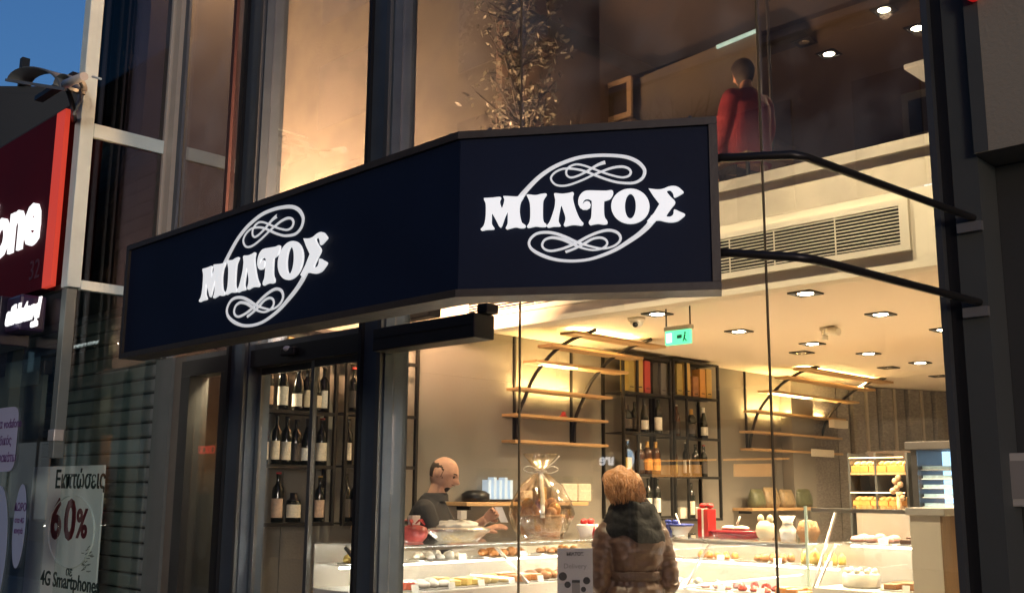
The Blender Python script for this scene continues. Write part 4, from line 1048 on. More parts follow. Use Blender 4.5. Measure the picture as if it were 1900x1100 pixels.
for px, w, h, m_, lb in ((1405,.22,.19,M_bag2,'dark bag of nuts at the left of the right-hand board'), (1430,.26,.21,M_bag,'tan bag of nuts second on the right-hand board'), (1459,.26,.19,M_bag,'tan bag of nuts third on the right-hand board'), (1490,.30,.20,M_bag2,'dark green bag at the right of the right-hand board')):
    y = at(px, 915, X=-6.06).y
    one('nut_bag', MB().loft([((-6.07,y,z+.001),.055,w/2),((-6.07,y,z+.05),.075,w/2*1.03),((-6.07,y,z+h*.7),.05,w/2),((-6.07,y,z+h),.008,w/2*.95)], 16, ex=3), m_, lb, 'bag', 'bags on the right-hand wall board')

# ================================================================== counters
CX0, CX1 = -5.35, -4.70; CY0, CY1 = 3.70, 6.05; CT = 1.245
M_deck = mat('white_deck', (.66,.64,.59), .3, var=.05); M_alu = mat('brushed_alu', (.5,.49,.46), .3, metal=.8)
def counter(name, x0, x1, y0, y1, zt, deck, label, front, ends=(), base=M_cream, zled=None):
    o = empty(name, ((x0+x1)/2, (y0+y1)/2, .012), label=label, cat='display counter')
    MB().box(x0+(.0 if 'y' in front else .0), x1-(.05 if 'x' in front else 0), y0+(.05 if 'y' in front else 0), y1, .014, deck-.10).build('base', M_deck, o)
    if 'x' in front: MB().tube([(x1-.018, y0+.03, deck-.107), (x1-.018, y1-.03, deck-.107)], .006, 6).build('added_plinth_light', M_led, o)  # strip added under the deck to whiten the base front
    else: MB().tube([(x0+.03, y0+.018, deck-.107), (x1-.03, y0+.018, deck-.107)], .006, 6).build('added_plinth_light', M_led, o)
    MB().bbox(x0+.004, x1-.004, y0+.004, y1-.004, deck-.098, deck, .004).build('deck', M_deck, o)
    MB().box(x0+.002, x1-.002, y0+.002, y1-.002, zt-.010, zt).build('top_glass', M_case, o)
    if 'x' in front: MB().box(x1-.008, x1, y0+.001, y1-.001, deck+.001, zt-.011).build('front_glass', M_case, o)
    if 'y' in front: MB().box(x0, x1-.009, y0, y0+.008, deck+.001, zt-.011).build('front_glass', M_case, o)
    for a_ in ends: MB().box(x0+.001, x1-.009, a_-.004, a_+.004, deck+.001, zt-.011).build('end_glass', M_case, o)
    zm = deck + (zt-deck)*.52
    if 'x' in front:
        MB().box(x0+.05, x0+.36, y0+.03, y1-.03, zm-.008, zm).build('glass_shelf', M_case, o)
        MB().tube([(x1-.03, y0+.05, zt-.022), (x1-.03, y1-.05, zt-.022)], .009, 8).build('led_tube', M_led, o)
        MB().box(x1-.014, x1-.010, y0+.02, y1-.02, zt-.034, zt-.0135).build('lamp_lip', M_alu, o)
        MB().box(x1-.055, x1-.008, y0+.02, y1-.02, zt-.013, zt-.0105).build('lamp_rail', M_alu, o)
        MB().tube([(x0+.20, y0+.05, zm-.016), (x0+.20, y1-.05, zm-.016)], .006, 8).build('led_tube', M_led, o)
        MB().box(x0, x0+.012, y0, y1, deck+.001, zt-.011).build('rear_doors', mat('sliding_door_board', (.4,.36,.3), .3), o)
        n = max(2, int((y1-y0)/.8))
        for k in range(n+1):
            y = y0+.012+(y1-y0-.024)*k/n
            MB().bar((x1-.012, y, deck), (x0+.30, y, zt-.02), .012, .02).build('strut', M_alu, o)
    else:
        MB().box(x0+.03, x1-.03, y1-.36, y1-.05, zm-.008, zm).build('glass_shelf', M_case, o)
        MB().tube([(x0+.05, y0+.03, zt-.022), (x1-.05, y0+.03, zt-.022)], .007, 8).build('led_tube', M_led, o)
        MB().box(x0+.02, x1-.02, y0+.010, y0+.014, zt-.036, zt-.0135).build('lamp_lip', M_alu, o)
        MB().box(x0+.02, x1-.02, y0+.008, y0+.055, zt-.013, zt-.0105).build('lamp_rail', M_alu, o)
        MB().tube([(x0+.05, y1-.20, zm-.016), (x1-.05, y1-.20, zm-.016)], .006, 8).build('led_tube', M_led, o)
        MB().box(x0, x1, y1-.012, y1, deck+.001, zt-.011).build('rear_doors', mat('sliding_door_board'), o)
        n = max(1, int((x1-x0)/.7))
        for k in range(n+1):
            x = x0+.012+(x1-x0-.024)*k/n
            MB().bar((x, y0+.012, deck), (x, y1-.30, zt-.02), .012, .02).build('strut', M_alu, o)
    return o
counter('pastry_counter', CX0, CX1, CY0, CY1-.002, CT, .98, 'long glass pastry counter with bright white lamps along the side wall', 'x', (CY0+.005,))
counter('pastry_counter', CX0+.0, -3.42, CY1+.0, CY1+.65, CT, .90, 'glass pastry counter crossing the shop behind the woman', 'y', (), M_cream)
zt2 = at(1600,940,Y=CY1).z
counter('cake_case', -3.415, -2.72, CY1-.02, CY1+.63, zt2, .98, 'tall glass cake case beside the cream cabinet', 'y', ())
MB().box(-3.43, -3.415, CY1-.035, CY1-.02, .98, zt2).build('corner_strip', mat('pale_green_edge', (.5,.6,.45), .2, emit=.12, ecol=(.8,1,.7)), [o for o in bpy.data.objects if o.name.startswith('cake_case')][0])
x0, x1 = at(1690,1000,Y=5.6).x, at(1747,1000,Y=5.6).x; zc = at(1720,946,Y=5.6).z
cb_ = empty('cream_cabinet', ((x0+x1)/2, 5.9, .012), label='cream cabinet end with brown veneer side next to the end frame', cat='cabinet')
MB().box(x0, x1-.002, 5.6, 5.98, .014, zc-.03).build('front', M_cream, cb_)
MB().box(x1-.0015, x1+.012, 5.602, 5.98, .014, zc-.03).build('veneer_side', M_wood, cb_)
MB().bbox(x0-.015, x1+.03, 5.585, 6.0, zc-.029, zc+.012, .004).build('top', mat('cabinet_top', (.42,.40,.36), .4), cb_)

# pastries
M_ribw_ = mat('price_card', (.82,.80,.74), .5)
PM = {'red': mat('red_glaze', (.50,.05,.02), .25, var=.3, coat=.3), 'yellow': mat('custard', (.70,.50,.14), .4, var=.3), 'orange': mat('syrup_pastry', (.50,.20,.05), .35, var=.4, scale=30, bump=.4), 'cream': mat('whipped_cream', (.80,.74,.62), .6, var=.05), 'choc': mat('chocolate', (.07,.03,.015), .35, var=.3), 'pink': mat('pink_icing', (.70,.38,.32), .4), 'brown': mat('baked_crust', (.32,.15,.06), .6, var=.4, scale=30, bump=.5)}
rn = random.Random(11)
def tray(c, along, L, w, m_, shape, label, n):
    """a tray with n pastries in two rows; along = unit vector of its long side"""
    c = Vector(c); al = Vector(along); ac = Vector((-al.y, al.x, 0))
    o = empty('pastry_tray', tuple(c), label=label, cat='pastry tray', group='trays in the pastry counters')
    ang = math.atan2(al.y, al.x); o.rotation_euler.z = ang
    MB().bbox(-L/2, L/2, -w/2, w/2, .0005, .008, .003).build('tray', M_alu if m_ != 'choc' else M_deck, o, rel=False)
    base = None
    tg = MB(); tg.hexa([(L*.22,-w/2-.012,.001),(L*.44,-w/2-.012,.001),(L*.44,-w/2-.008,.001),(L*.22,-w/2-.008,.001),(L*.22,-w/2-.004,.04),(L*.44,-w/2-.004,.04),(L*.44,-w/2,.04),(L*.22,-w/2,.04)]); tg.build('price_tag', M_ribw_, o, rel=False)
    for i in range(n):
        for j in range(2):
            x = -L/2+L*(i+.5)/n; y = (-.25+.5*j)*w
            if base is None:
                mb = MB()
                if shape == 'slab': mb.bbox(-L/n*.44, L/n*.44, -w*.22, w*.22, 0, .035, .006)
                elif shape == 'dome': mb.ball((0,0,.02), (L/n*.42, w*.21, .026), 12, 8)
                elif shape == 'tall': mb.lathe([(L/n*.40,0),(L/n*.42,.02),(L/n*.40,.055),(L/n*.25,.065),(.006,.085)], (0,0,0), 12)
                else: mb.lathe([(L/n*.34,0),(L/n*.43,.012),(L/n*.40,.02),(L/n*.30,.034),(.002,.044)], (0,0,0), 12)
                base = mb.mesh('pastry', PM[m_])
            p = link('pastry', base, o, Vector((x+rn.uniform(-.006,.006), y+rn.uniform(-.01,.01), .0085))); p.rotation_euler.z = rn.uniform(-.4,.4); k_ = rn.uniform(.8,1.12); p.scale = (k_, rn.uniform(.8,1.12), rn.uniform(.75,1.3))
    return o
zd = .981
SPEC = [(3.92,'red','slab','red glazed cake slices at the door end'), (4.20,'cream','dome','cream buns beside the red slices'), (4.44,'yellow','slab','custard squares behind the middle post'), (4.70,'yellow','dome','yellow domed pastries left of the tall basket'), (4.96,'orange','slab','syrup pastries below the basket'), (5.24,'brown','dome','brown rolls left of the notice stand'), (5.50,'pink','tart','pink iced tarts under the white gift'), (5.78,'choc','slab','chocolate slices at the counter corner')]
for y, m_, s_, lb in SPEC: tray((-4.90, y, zd), (0,1,0), .24, .26, m_, s_, 'tray of '+lb, 3)
zs_ = .98+(CT-.98)*.52+.001
for y, m_, s_, lb in ((3.95,'yellow','tart','small yellow tarts on the upper glass shelf'), (4.5,'cream','tart','cream tarts on the upper glass shelf'), (5.05,'orange','dome','golden pastries on the upper glass shelf'), (5.6,'brown','tart','brown tarts on the upper glass shelf')): tray((-5.14, y, zs_), (0,1,0), .30, .22, m_, s_, 'tray of '+lb, 4)
for x, m_, s_, lb in ((-4.55,'cream','dome','cream buns at the left of the crossing counter'), (-4.22,'pink','tart','pink tarts right of the woman'), (-3.92,'red','tart','red tarts below the red parcel'), (-3.62,'orange','slab','golden slices below the cream pots')): tray((x, CY1+.22, .901), (1,0,0), .26, .26, m_, s_, 'tray of '+lb, 3)
z2 = .90+(CT-.90)*.52+.001
for x, m_, s_, lb in ((-4.4,'orange','tart','orange tarts on the rear shelf of the crossing counter'), (-3.95,'brown','dome','baked rolls on the rear shelf of the crossing counter'), (-3.58,'yellow','tall','tall yellow cakes on the rear shelf')): tray((x, CY1+.45, z2), (1,0,0), .28, .2, m_, s_, 'tray of '+lb, 4)
ck = empty('white_cake', (-3.20, CY1+.22, .981), label='round white cream cake inside the tall case', cat='cake')
MB().lathe([(.11,0),(.112,.01),(.11,.075),(.10,.085),(.0,.09)], (-3.2,CY1+.22,.984), 24, lambda a_, z: 1+.02*math.sin(a_*14)).build('cake', PM['cream'], ck)
for k in range(9): MB().ball((-3.2+.085*math.cos(k*.698), CY1+.22+.085*math.sin(k*.698), 1.076), (.02,.02,.022), 8, 6).build('cream_rosette', PM['cream'], ck)
tray((-2.92, CY1+.24, .981), (1,0,0), .2, .3, 'brown', 'slab', 'tray of brown slices right of the white cake', 2)
zs3 = .98+(zt2-.98)*.52+.001
tray((-3.2, CY1+.44, zs3), (1,0,0), .3, .2, 'pink', 'dome', 'tray of pink domes on the shelf of the tall case', 3)
tray((-2.9, CY1+.44, zs3), (1,0,0), .24, .2, 'choc', 'slab', 'tray of chocolate bars on the shelf of the tall case', 2)

# ================================================================== goods on the counter tops
def top(px, py=1003, Z=CT+.001): return at(px, py, Z=Z)
M_cello = glass('cellophane', .24, tint=(.96,.90,.80), rough=.10, dirt_haze=.30, gcol=(1,.95,.85))
M_foil = mat('silver_foil', (.72,.70,.66), .22, metal=.75, var=.2, scale=20, bump=.8, bscale=25)
M_ribr = mat('red_ribbon', (.48,.02,.02), .35, var=.2); M_ribw = mat('white_ribbon', (.78,.74,.66), .4, var=.05)
M_wick = mat('wicker', (.36,.19,.08), .6, var=.5, scale=40, stretch=(1,1,4), bump=.8)
q = at(1003, 1000, Z=CT+.001); q = Vector((-5.02, at(1003,985,X=-5.02).y, CT+.001))
gb = empty('gift_basket', tuple(q), label='large gift basket wrapped in clear cellophane with a pale bow', cat='gift basket')
MB().lathe([(.10,0),(.125,.01),(.165,.13),(.17,.145),(.16,.148),(.12,.02),(.0,.015)], q, 24, lambda a_, z: 1+.015*math.sin(a_*24+z*80)).build('basket', M_wick, gb)
for k in range(9):
    a_ = k*.7; r_ = .095 if k < 7 else .03
    MB().ball(q+Vector((r_*math.cos(a_), r_*math.sin(a_), .15+.03*(k % 3))), (.045,.045,.05), 10, 8).build('wrapped_sweet', mat('gold_wrap', (.55,.30,.10), .3, metal=.3, var=.4, scale=20, bump=.5) if k % 2 else PM['brown'], gb)
MB().bbox(q.x-.05, q.x+.03, q.y-.03, q.y+.03, q.z+.15, q.z+.33, .004).build('boxed_bottle', BXM['gold'], gb)
cw = lambda a_, z: 1 + .07*math.sin(a_*7+z*9) + .04*math.sin(a_*13-z*21) + (.10*math.sin(a_*9) if z > .43 else 0)
MB().lathe([(.14,.001),(.185,.05),(.215,.15),(.20,.24),(.14,.34),(.06,.41),(.026,.435),(.045,.46),(.085,.51),(.12,.555)], q, 36, cw).build('cellophane', M_cello, gb)
MB().tube([q+Vector((.036*math.cos(t*.5), .036*math.sin(t*.5), .435)) for t in range(14)], .010, 6).build('tie', M_ribw, gb)
bw = MB()
for s_ in (-1, 1):
    bw.tube(catmull([tuple(q+Vector(v)) for v in ((.03,-.03,.43), (.03+.05*s_,-.03+.05*s_,.47), (.03+.085*s_,-.03+.085*s_,.45), (.03+.05*s_,-.03+.05*s_,.425), (.03,-.03,.43))], 4), .010, 6, squash=.35)
bw.tube(catmull([tuple(q+Vector(v)) for v in ((.03,-.03,.43), (.07,-.07,.36), (.11,-.10,.28), (.15,-.14,.19), (.16,-.15,.13))], 4), .016, 6, squash=.3)
bw.tube(catmull([tuple(q+Vector(v)) for v in ((.03,-.03,.43), (.08,-.03,.38), (.13,-.05,.33))], 4), .012, 6, squash=.3)
bw.tube(catmull([tuple(q+Vector(v)) for v in ((.03,-.03,.44), (.07,.04,.49), (.10,.08,.54))], 4), .013, 6, squash=.3)
bw.build('bow', M_ribw, gb)

def parcel(px, X, kind, label, s=1.0):
    y = at(px, 985, X=X).y; q = Vector((X, y, CT+.001))
    o = empty('wrapped_gift', tuple(q), label=label, cat='gift', group='wrapped gifts on the counters')
    if kind == 'redpot':
        MB().lathe([(.05,0),(.075,.03),(.082,.06),(.07,.085),(.03,.10),(.0,.10)], q, 20, lambda a_, z: 1+.06*math.sin(a_*8)).build('wrap', mat('red_white_wrap', (.62,.10,.09), .3, var=.9, scale=22), o)
        MB().bbox(q.x-.02, q.x+.02, q.y-.032, q.y+.032, q.z+.10, q.z+.155, .003).build('card', M_ribw, o)
        b_ = MB()
        for t in range(5): b_.tube([q+Vector((0,0,.095)), q+Vector((.05*math.cos(t*1.3), .05*math.sin(t*1.3), .13)), q+Vector((.08*math.cos(t*1.3+.2), .08*math.sin(t*1.3+.2), .10))], [.006,.012,.004], 6, squash=.4)
        b_.build('ribbon', M_ribr, o)
    elif kind == 'foilbowl':
        MB().loft([(q,.12,.17),(q+Vector((0,0,.02)),.14,.20),(q+Vector((0,0,.07)),.19,.27),(q+Vector((0,0,.085)),.195,.275),(q+Vector((0,0,.10)),.12,.18)], 28).build('tray', M_foil, o)
        MB().ball(q+Vector((0,0,.085)), (.12,.19,.062), 30, 18, lambda u, p: p*(1+.30*noise.noise(u*3.5)+.16*noise.noise(u*9))).build('wrapping', mat('white_tissue', (.72,.70,.64), .5, var=.1, bump=.8, bscale=18), o)
        MB().bbox(q.x+.02, q.x+.06, q.y-.03, q.y+.03, q.z+.155, q.z+.215, .003).build('card', M_ribw, o)
    elif kind == 'golden':
        MB().lathe([(.03,0),(.06,.02),(.105,.085),(.10,.10),(.05,.13),(.0,.14)], q, 18, lambda a_, z: 1+.05*math.sin(a_*6)).build('bowl', mat('gold_wrap'), o)
        MB().bbox(q.x-.03, q.x+.01, q.y-.02, q.y+.05, q.z+.12, q.z+.165, .004).build('card', M_ribw, o)
    elif kind == 'whitebox':
        MB().loft([(q,.06,.08),(q+Vector((0,0,.07)),.085,.12),(q+Vector((0,0,.078)),.08,.115)], 4, ex=2).build('box', mat('white_card', (.74,.70,.64), .5), o)
        MB().bbox(q.x+.055, q.x+.075, q.y-.014, q.y+.014, q.z+.0, q.z+.08, .003).build('ribbon', M_ribr, o)
        b_ = MB(); [b_.ball(q+Vector((.0,.035*s_,.095)), (.02,.035,.022), 10, 6) for s_ in (-1,1)]; b_.build('bow', M_ribr, o)
    elif kind == 'bluebowl':
        MB().lathe([(.035,0),(.05,.008),(.09,.06),(.098,.075),(.09,.076),(.0,.05)], q, 24).build('bowl', mat('white_china', (.74,.74,.72), .2), o)
        MB().lathe([(.097,.066),(.101,.072),(.101,.080),(.096,.083)], q, 24).build('rim', mat('blue_china', (.03,.05,.25), .25), o)
        MB().bbox(q.x+.06, q.x+.10, q.y-.05, q.y-.02, q.z+.0, q.z+.085, .006).build('ribbon', mat('blue_china'), o)
        b_ = MB(); [b_.ball(q+Vector((.06,-.03+.03*s_,.095)), (.015,.03,.018), 10, 6) for s_ in (-1,1)]; b_.build('bow', mat('blue_china'), o)
        MB().tube([q+Vector((0,0,.08)), q+Vector((-.02,-.05,.15))], .006, 6).build('stick', M_ribw, o)
    elif kind == 'redtall':
        MB().bbox(q.x-.05, q.x+.05, q.y-.045, q.y+.045, q.z, q.z+.19, .006).build('wrap', mat('red_cello', (.40,.02,.02), .25, var=.5, scale=14, coat=.3), o)
        MB().bbox(q.x-.052, q.x+.052, q.y-.008, q.y+.008, q.z+.001, q.z+.192, .002).build('ribbon', M_ribw, o)
        b_ = MB(); [b_.ball(q+Vector((.0,.028*s_,.21)), (.022,.030,.020), 10, 6) for s_ in (-1,1)]; b_.build('bow', M_ribr, o)
        MB().bbox(q.x-.02, q.x+.0, q.y-.09, q.y-.05, q.z+.12, q.z+.20, .003).build('card', M_ribw, o)
    elif kind == 'redlow':
        MB().loft([(q,.08,.17),(q+Vector((0,0,.045)),.10,.20),(q+Vector((0,0,.05)),.09,.19)], 24).build('dish', mat('dark_red_dish', (.20,.01,.02), .2, coat=.4), o)
        b_ = MB(); [b_.ball(q+Vector((0,.0+.05*s_,.065)), (.03,.06,.018), 10, 6) for s_ in (-1,1)]; b_.tube([q+Vector((0,0,.06)), q+Vector((.02,.05,.14))], .007, 6); b_.build('bow', M_ribw, o)
    elif kind == 'creampot':
        MB().lathe([(.05,0),(.075,.03),(.082,.075),(.07,.12),(.05,.14),(.045,.15)], q, 20).build('pot', mat('cream_ceramic', (.66,.58,.40), .35, var=.1), o)
        b_ = MB(); [b_.ball(q+Vector((.0,.045*s_,.165)), (.02,.03,.035), 10, 6) for s_ in (-1,1)]; b_.build('tissue', mat('cream_ceramic'), o)
    elif kind == 'whitebag':
        MB().loft([(q,.05,.06),(q+Vector((0,0,.08)),.055,.07),(q+Vector((0,0,.13)),.03,.035),(q+Vector((0,0,.19)),.05,.07)], 16).build('bag', mat('white_tissue'), o)
        MB().tube([q+Vector((.036*math.cos(t*.5), .04*math.sin(t*.5), .13)) for t in range(14)], .006, 6).build('tie', M_ribw, o)
    elif kind == 'tanbasket':
        MB().loft([(q,.08,.10),(q+Vector((0,0,.10)),.11,.15),(q+Vector((0,0,.22)),.09,.10)], 18).build('basket', M_wick, o)
        MB().ball(q+Vector((0,0,.16)), (.09,.12,.08), 14, 8, lambda u, p: p*(1+.15*noise.noise(u*3))).build('contents', PM['brown'], o)
    o.scale = (s, s, s); return o
parcel(684, -4.98, 'golden', 'golden wrapped bowl half hidden behind the middle door post')
parcel(768, -4.95, 'redpot', 'small red and white wrapped gift with a white card')
parcel(850, -4.92, 'foilbowl', 'wide silver foil tray wrapped in white tissue before the man', .84)
parcel(1090, -4.95, 'whitebox', 'white gift box with red ribbon left of the woman')
def Yc(px, y=CY1+.2): return at(px, 990, Y=y).x
def parcel2(px, kind, label, y=CY1+.22, s=1.0):
    o = parcel(px, -4.9, kind, label, s); o.location = Vector((Yc(px, y), y, CT+.001)); o.rotation_euler.z = -math.pi/2; return o
parcel2(1262, 'bluebowl', 'white china bowl with blue rim and ribbon right of the woman')
parcel2(1312, 'redtall', 'tall red cellophane parcel on the crossing counter', s=1.0)
parcel2(1365, 'redlow', 'low dark red dish with white bow on the crossing counter')
parcel2(1421, 'creampot', 'cream ceramic pot left of the glass seam', s=.8)
parcel2(1462, 'whitebag', 'white tied paper bag right of the glass seam', s=.82)
parcel2(1500, 'tanbasket', 'tan wicker basket beside the tall cake case', CY1+.30, .55)

# notice stand by the glass
q = at(1067, 1060, D=5.3)
nst = empty('notice_stand', (q.x, q.y, .012), label='grey delivery notice board on a slim stand behind the glass', cat='notice stand')
fx = Vector((-CF.x, -CF.y, 0)).normalized(); rx = Vector((_s, _s, 0)); off = Vector((q.x, q.y, 0))
w = .089; zt_ = at(1067, 1017, D=5.3).z
MB().hexa([off-rx*w+UPZ*.62, off+rx*w+UPZ*.62, off+rx*w-fx*.012+UPZ*.62, off-rx*w-fx*.012+UPZ*.62, off-rx*w+UPZ*zt_, off+rx*w+UPZ*zt_, off+rx*w-fx*.012+UPZ*zt_, off-rx*w-fx*.012+UPZ*zt_]).build('board', mat('grey_card', (.40,.39,.40), .5, var=.04), nst)
MB().tube([off-fx*.006+UPZ*.02, off-fx*.006+UPZ*.619], .014, 10).build('pole', M_rack, nst)
MB().lathe([(.14,0),(.14,.008),(.02,.014)], off+UPZ*.0125, 20).build('foot', M_rack, nst)
M_ink = mat('black_ink', (.015,.015,.015), .6); M_gink = mat('grey_ink', (.20,.19,.19), .6)
put_text('ΜΙΛΤΟΣ', .022, tuple(off+fx*.0015+UPZ*(zt_-.035)), tuple(rx), (0,0,1), nst, M_ink, align='CENTER', depth=.0008, bold=.001)
put_text('Delivery', .034, tuple(off+fx*.0015+UPZ*(zt_-.098)), tuple(rx), (0,0,1), nst, M_gink, align='CENTER', depth=.0008)
for dx, dz, r_ in ((-.062,-.138,.021), (.058,-.158,.018), (-.038,-.178,.016), (.042,-.20,.013)):
    c_ = off+fx*.0012+rx*dx+UPZ*(zt_+dz)
    MB().prism([c_+rx*r_*math.cos(t*.314)+UPZ*r_*math.sin(t*.314) for t in range(20)], fx*.001).build('dot', M_ink, nst)
c_ = off+fx*.0012+rx*.004
MB().prism([c_-rx*.02+UPZ*(zt_-.27), c_+rx*.02+UPZ*(zt_-.27), c_+rx*.02+UPZ*(zt_-.155), c_-rx*.02+UPZ*(zt_-.155)], fx*.001).build('phone_print', M_gink, nst)
MB().prism([c_-rx*.02+UPZ*(zt_-.168)+fx*.0015, c_+rx*.02+UPZ*(zt_-.168)+fx*.0015, c_+rx*.02+UPZ*(zt_-.155)+fx*.0015, c_-rx*.02+UPZ*(zt_-.155)+fx*.0015], fx*.001).build('phone_print', M_ink, nst)

# ================================================================== fridge and bread shelves at the back
YFR = 8.6
x0, x1 = at(1690,850,Y=YFR).x, at(1790,850,Y=YFR).x; zt_ = at(1730,818,Y=YFR).z
fr = empty('upright_fridge', ((x0+x1)/2, YFR+.3, .012), label='upright glass-door fridge glowing cold white at the back', cat='fridge')
zd0, zd1 = at(1730,1000,Y=YFR).z, at(1730,838,Y=YFR).z
MB().box(x0, x0+.05, YFR, YFR+.6, .014, zd1+.02).build('side', M_black, fr)
MB().box(x1-.05, x1, YFR, YFR+.6, .014, zd1+.02).build('side', M_black, fr)
MB().bbox(x0-.04, x1+.02, YFR-.02, YFR+.6, zd1+.021, zt_, .006).build('canopy', mat('fridge_grey', (.018,.016,.015), .6), fr)
MB().box(x0+.051, x1-.051, YFR+.5, YFR+.55, .10, zd1+.02).build('lit_back', mat('cold_light', (.8,.92,1), .4, emit=1.0, ecol=(.42,.70,1), var=.1), fr)
for k in range(9):
    z = zd1-.14-k*.075
    ws_ = MB().box(x0+.052, x1-.052, YFR+.06, YFR+.48, z-.006, z).build('wire_shelf', mat('white_wire', (.8,.84,.86), .4), fr)
    MB().box(x0+.06, x1-.06, YFR+.075, YFR+.20, z+.001, z+.028).build('cold_goods', mat('pale_packs', (.30,.45,.60), .4, var=.5, scale=30), ws_)
MB().box(x0+.051, x1-.051, YFR+.004, YFR+.012, .10, zd1+.02).build('door_glass', M_case, fr)
MB().box(x0, x1, YFR-.012, YFR-.001, .05, .098).build('kick_plate', M_dkframe, fr)
YBR = 8.9
x0, x1 = at(1573,865,Y=YBR).x, at(1684,865,Y=YBR).x
br = empty('bread_shelves', ((x0+x1)/2, YBR+.2, .012), label='back shelf unit with glowing bread trays left of the fridge', cat='shelf unit')
za, zb_ = at(1625,876,Y=YBR).z, at(1625,938,Y=YBR).z
MB().box(x0, x1, YBR+.36, YBR+.38, .014, za+.20).build('back_board', mat('dark_board', (.04,.03,.022), .7), br)
for x in (x0, (x0*.55+x1*.45), x1-.02): MB().box(x, x+.02, YBR, YBR+.358, .014, za+.17).build('divider', M_steel, br)
for z in (za, zb_, zb_-.35):
    MB().box(x0+.021, x1-.021, YBR+.002, YBR+.357, z-.02, z).build('shelf', M_oak, br)
MB().box(x0+.03, x1-.03, YBR-.03, YBR-.015, za+.125, za+.131).build('led_tube', mat('warm_led_dim', (1,.7,.4), .5, emit=4, ecol=(1,.62,.25), var=0), br)
MB().box(x0+.03, x1-.03, YBR-.03, YBR-.015, zb_+.11, zb_+.118).build('led_tube', mat('warm_led_dim'), br)
for i, (z, hh) in enumerate(((za, .105), (zb_, .085))):
    n_c = 3; wc = (x1-x0-.05)/n_c
    for k in range(n_c):
        xa = x0+.025+k*wc
        cr = MB().bbox(xa+.004, xa+wc-.004, YBR+.004, YBR+.30, z+.001, z+hh*.55, .003).build('bread_crate', mat('amber_crate', (.50,.24,.06), .55, var=.4, scale=14), br)
        for j in range(3):
            MB().ball((xa+wc*(j+.5)/3, YBR+.10, z+hh*.55), (wc*.15,.09,hh*.42), 10, 6, lambda u, p: p*(1+.08*noise.noise(u*5))).build('loaf', mat('bread_crust', (.55,.30,.10), .6, var=.4, scale=18, bump=.4), cr)
mb = MB(); q = at(1668,912,Y=YBR-.05)
for k in range(7): mb.ball((q.x+rn.uniform(-.05,.05), YBR-.06, q.z-.05+k*.028), .028, 8, 6)
mb.tube([(q.x,YBR-.06,zb_-.5),(q.x,YBR-.06,q.z)], .02, 8)
one('bread_garland', mb, mat('garland', (.45,.30,.18), .6, var=.6, scale=30), 'knobbly garland hanging before the bread shelves', 'garland')

# ================================================================== upper floor
# potted olive tree
tb = Vector((at(965,300,Y=5.75).x, 5.75, 3.362))
ot = empty('olive_tree', tuple(tb), label='potted olive tree standing on the upper floor behind the glass', cat='tree')
MB().lathe([(.14,0),(.18,.02),(.21,.34),(.22,.36),(.20,.362),(.0,.33)], tb, 20).build('pot', mat('dark_pot', (.05,.045,.04), .5), ot)
mb = MB(); rnd = random.Random(5)
mb.tube([tb+Vector((0,0,.3)), tb+Vector((.02,0,.8)), tb+Vector((-.02,.02,1.3)), tb+Vector((.01,0,1.9))], [.03,.025,.02,.01], 8)
tips = []
for i in range(46):
    z = rnd.uniform(.55, 2.05); a_ = rnd.uniform(0, 6.283); L = rnd.uniform(.18,.40)*(1.1-.25*abs(z-1.2))
    p = tb+Vector((0,0,z)); q = p+Vector((math.cos(a_)*L, math.sin(a_)*L, rnd.uniform(.05,.32)))
    mb.tube([p, p.lerp(q,.5)+Vector((0,0,-.02)), q], [.012,.009,.005], 5); tips.append((p, q))
mb.build('trunk', M_bark if 'M_bark' in globals() else mat('bark', (.05,.042,.035), .9, var=.3, bump=.4), ot)
mb = MB()
for p, q in tips:
    for k in range(40):
        c_ = p.lerp(q, rnd.uniform(.2,1.08)) + Vector((rnd.gauss(0,.055), rnd.gauss(0,.055), rnd.gauss(0,.055)))
        d = Vector((rnd.gauss(0,1), rnd.gauss(0,1), rnd.gauss(.5,.8))).normalized(); s_ = d.cross(Vector((rnd.gauss(0,1), rnd.gauss(0,1), rnd.gauss(0,1)))).normalized()
        L = rnd.uniform(.045,.08); n = len(mb.v)
        mb.v += [c_, c_+d*L*.5+s_*L*.19, c_+d*L, c_+d*L*.5-s_*L*.19]; mb.face([n, n+1, n+2, n+3])
mb.build('crown', mat('olive_leaf', (.12,.115,.085), .5, var=.5, scale=12), ot)

def picture(px0, px1, py0, py1, Yk, label):
    a_, b_ = at(px0, py1, Y=Yk), at(px1, py0, Y=Yk)
    o = empty('picture_frame', ((a_.x+b_.x)/2, Yk, a_.z), label=label, cat='picture frame')
    x0, x1, z0, z1 = a_.x, b_.x, a_.z, b_.z; w = .05
    mb = MB(); mb.box(x0, x1, Yk, Yk+.03, z0, z0+w); mb.box(x0, x1, Yk, Yk+.03, z1-w, z1); mb.box(x0, x0+w, Yk, Yk+.03, z0+w+.001, z1-w-.001); mb.box(x1-w, x1, Yk, Yk+.03, z0+w+.001, z1-w-.001)
    mb.build('frame', mat('pale_wood_frame', (.42,.31,.19), .5), o)
    MB().box(x0+w+.001, x1-w-.001, Yk+.012, Yk+.02, z0+w+.001, z1-w-.001).build('picture', mat('dim_picture', (.05,.042,.035), .4, var=.8, scale=4), o)
    MB().box(x0+.02, x1-.02, Yk+.031, Yk+.6, z0-.6, z0-.01).build('stand', M_updark, o)
def panel_up(px0, px1, py0, py1, Yk, m_, name, label, cat, th=.05):
    a_, b_ = at(px0, py1, Y=Yk), at(px1, py0, Y=Yk)
    return one(name, MB().bbox(a_.x, b_.x, Yk, Yk+th, a_.z, b_.z, .01), m_, label, cat)
picture(1114, 1170, 140, 232, 7.4, 'pale wooden framed picture on the upper floor')
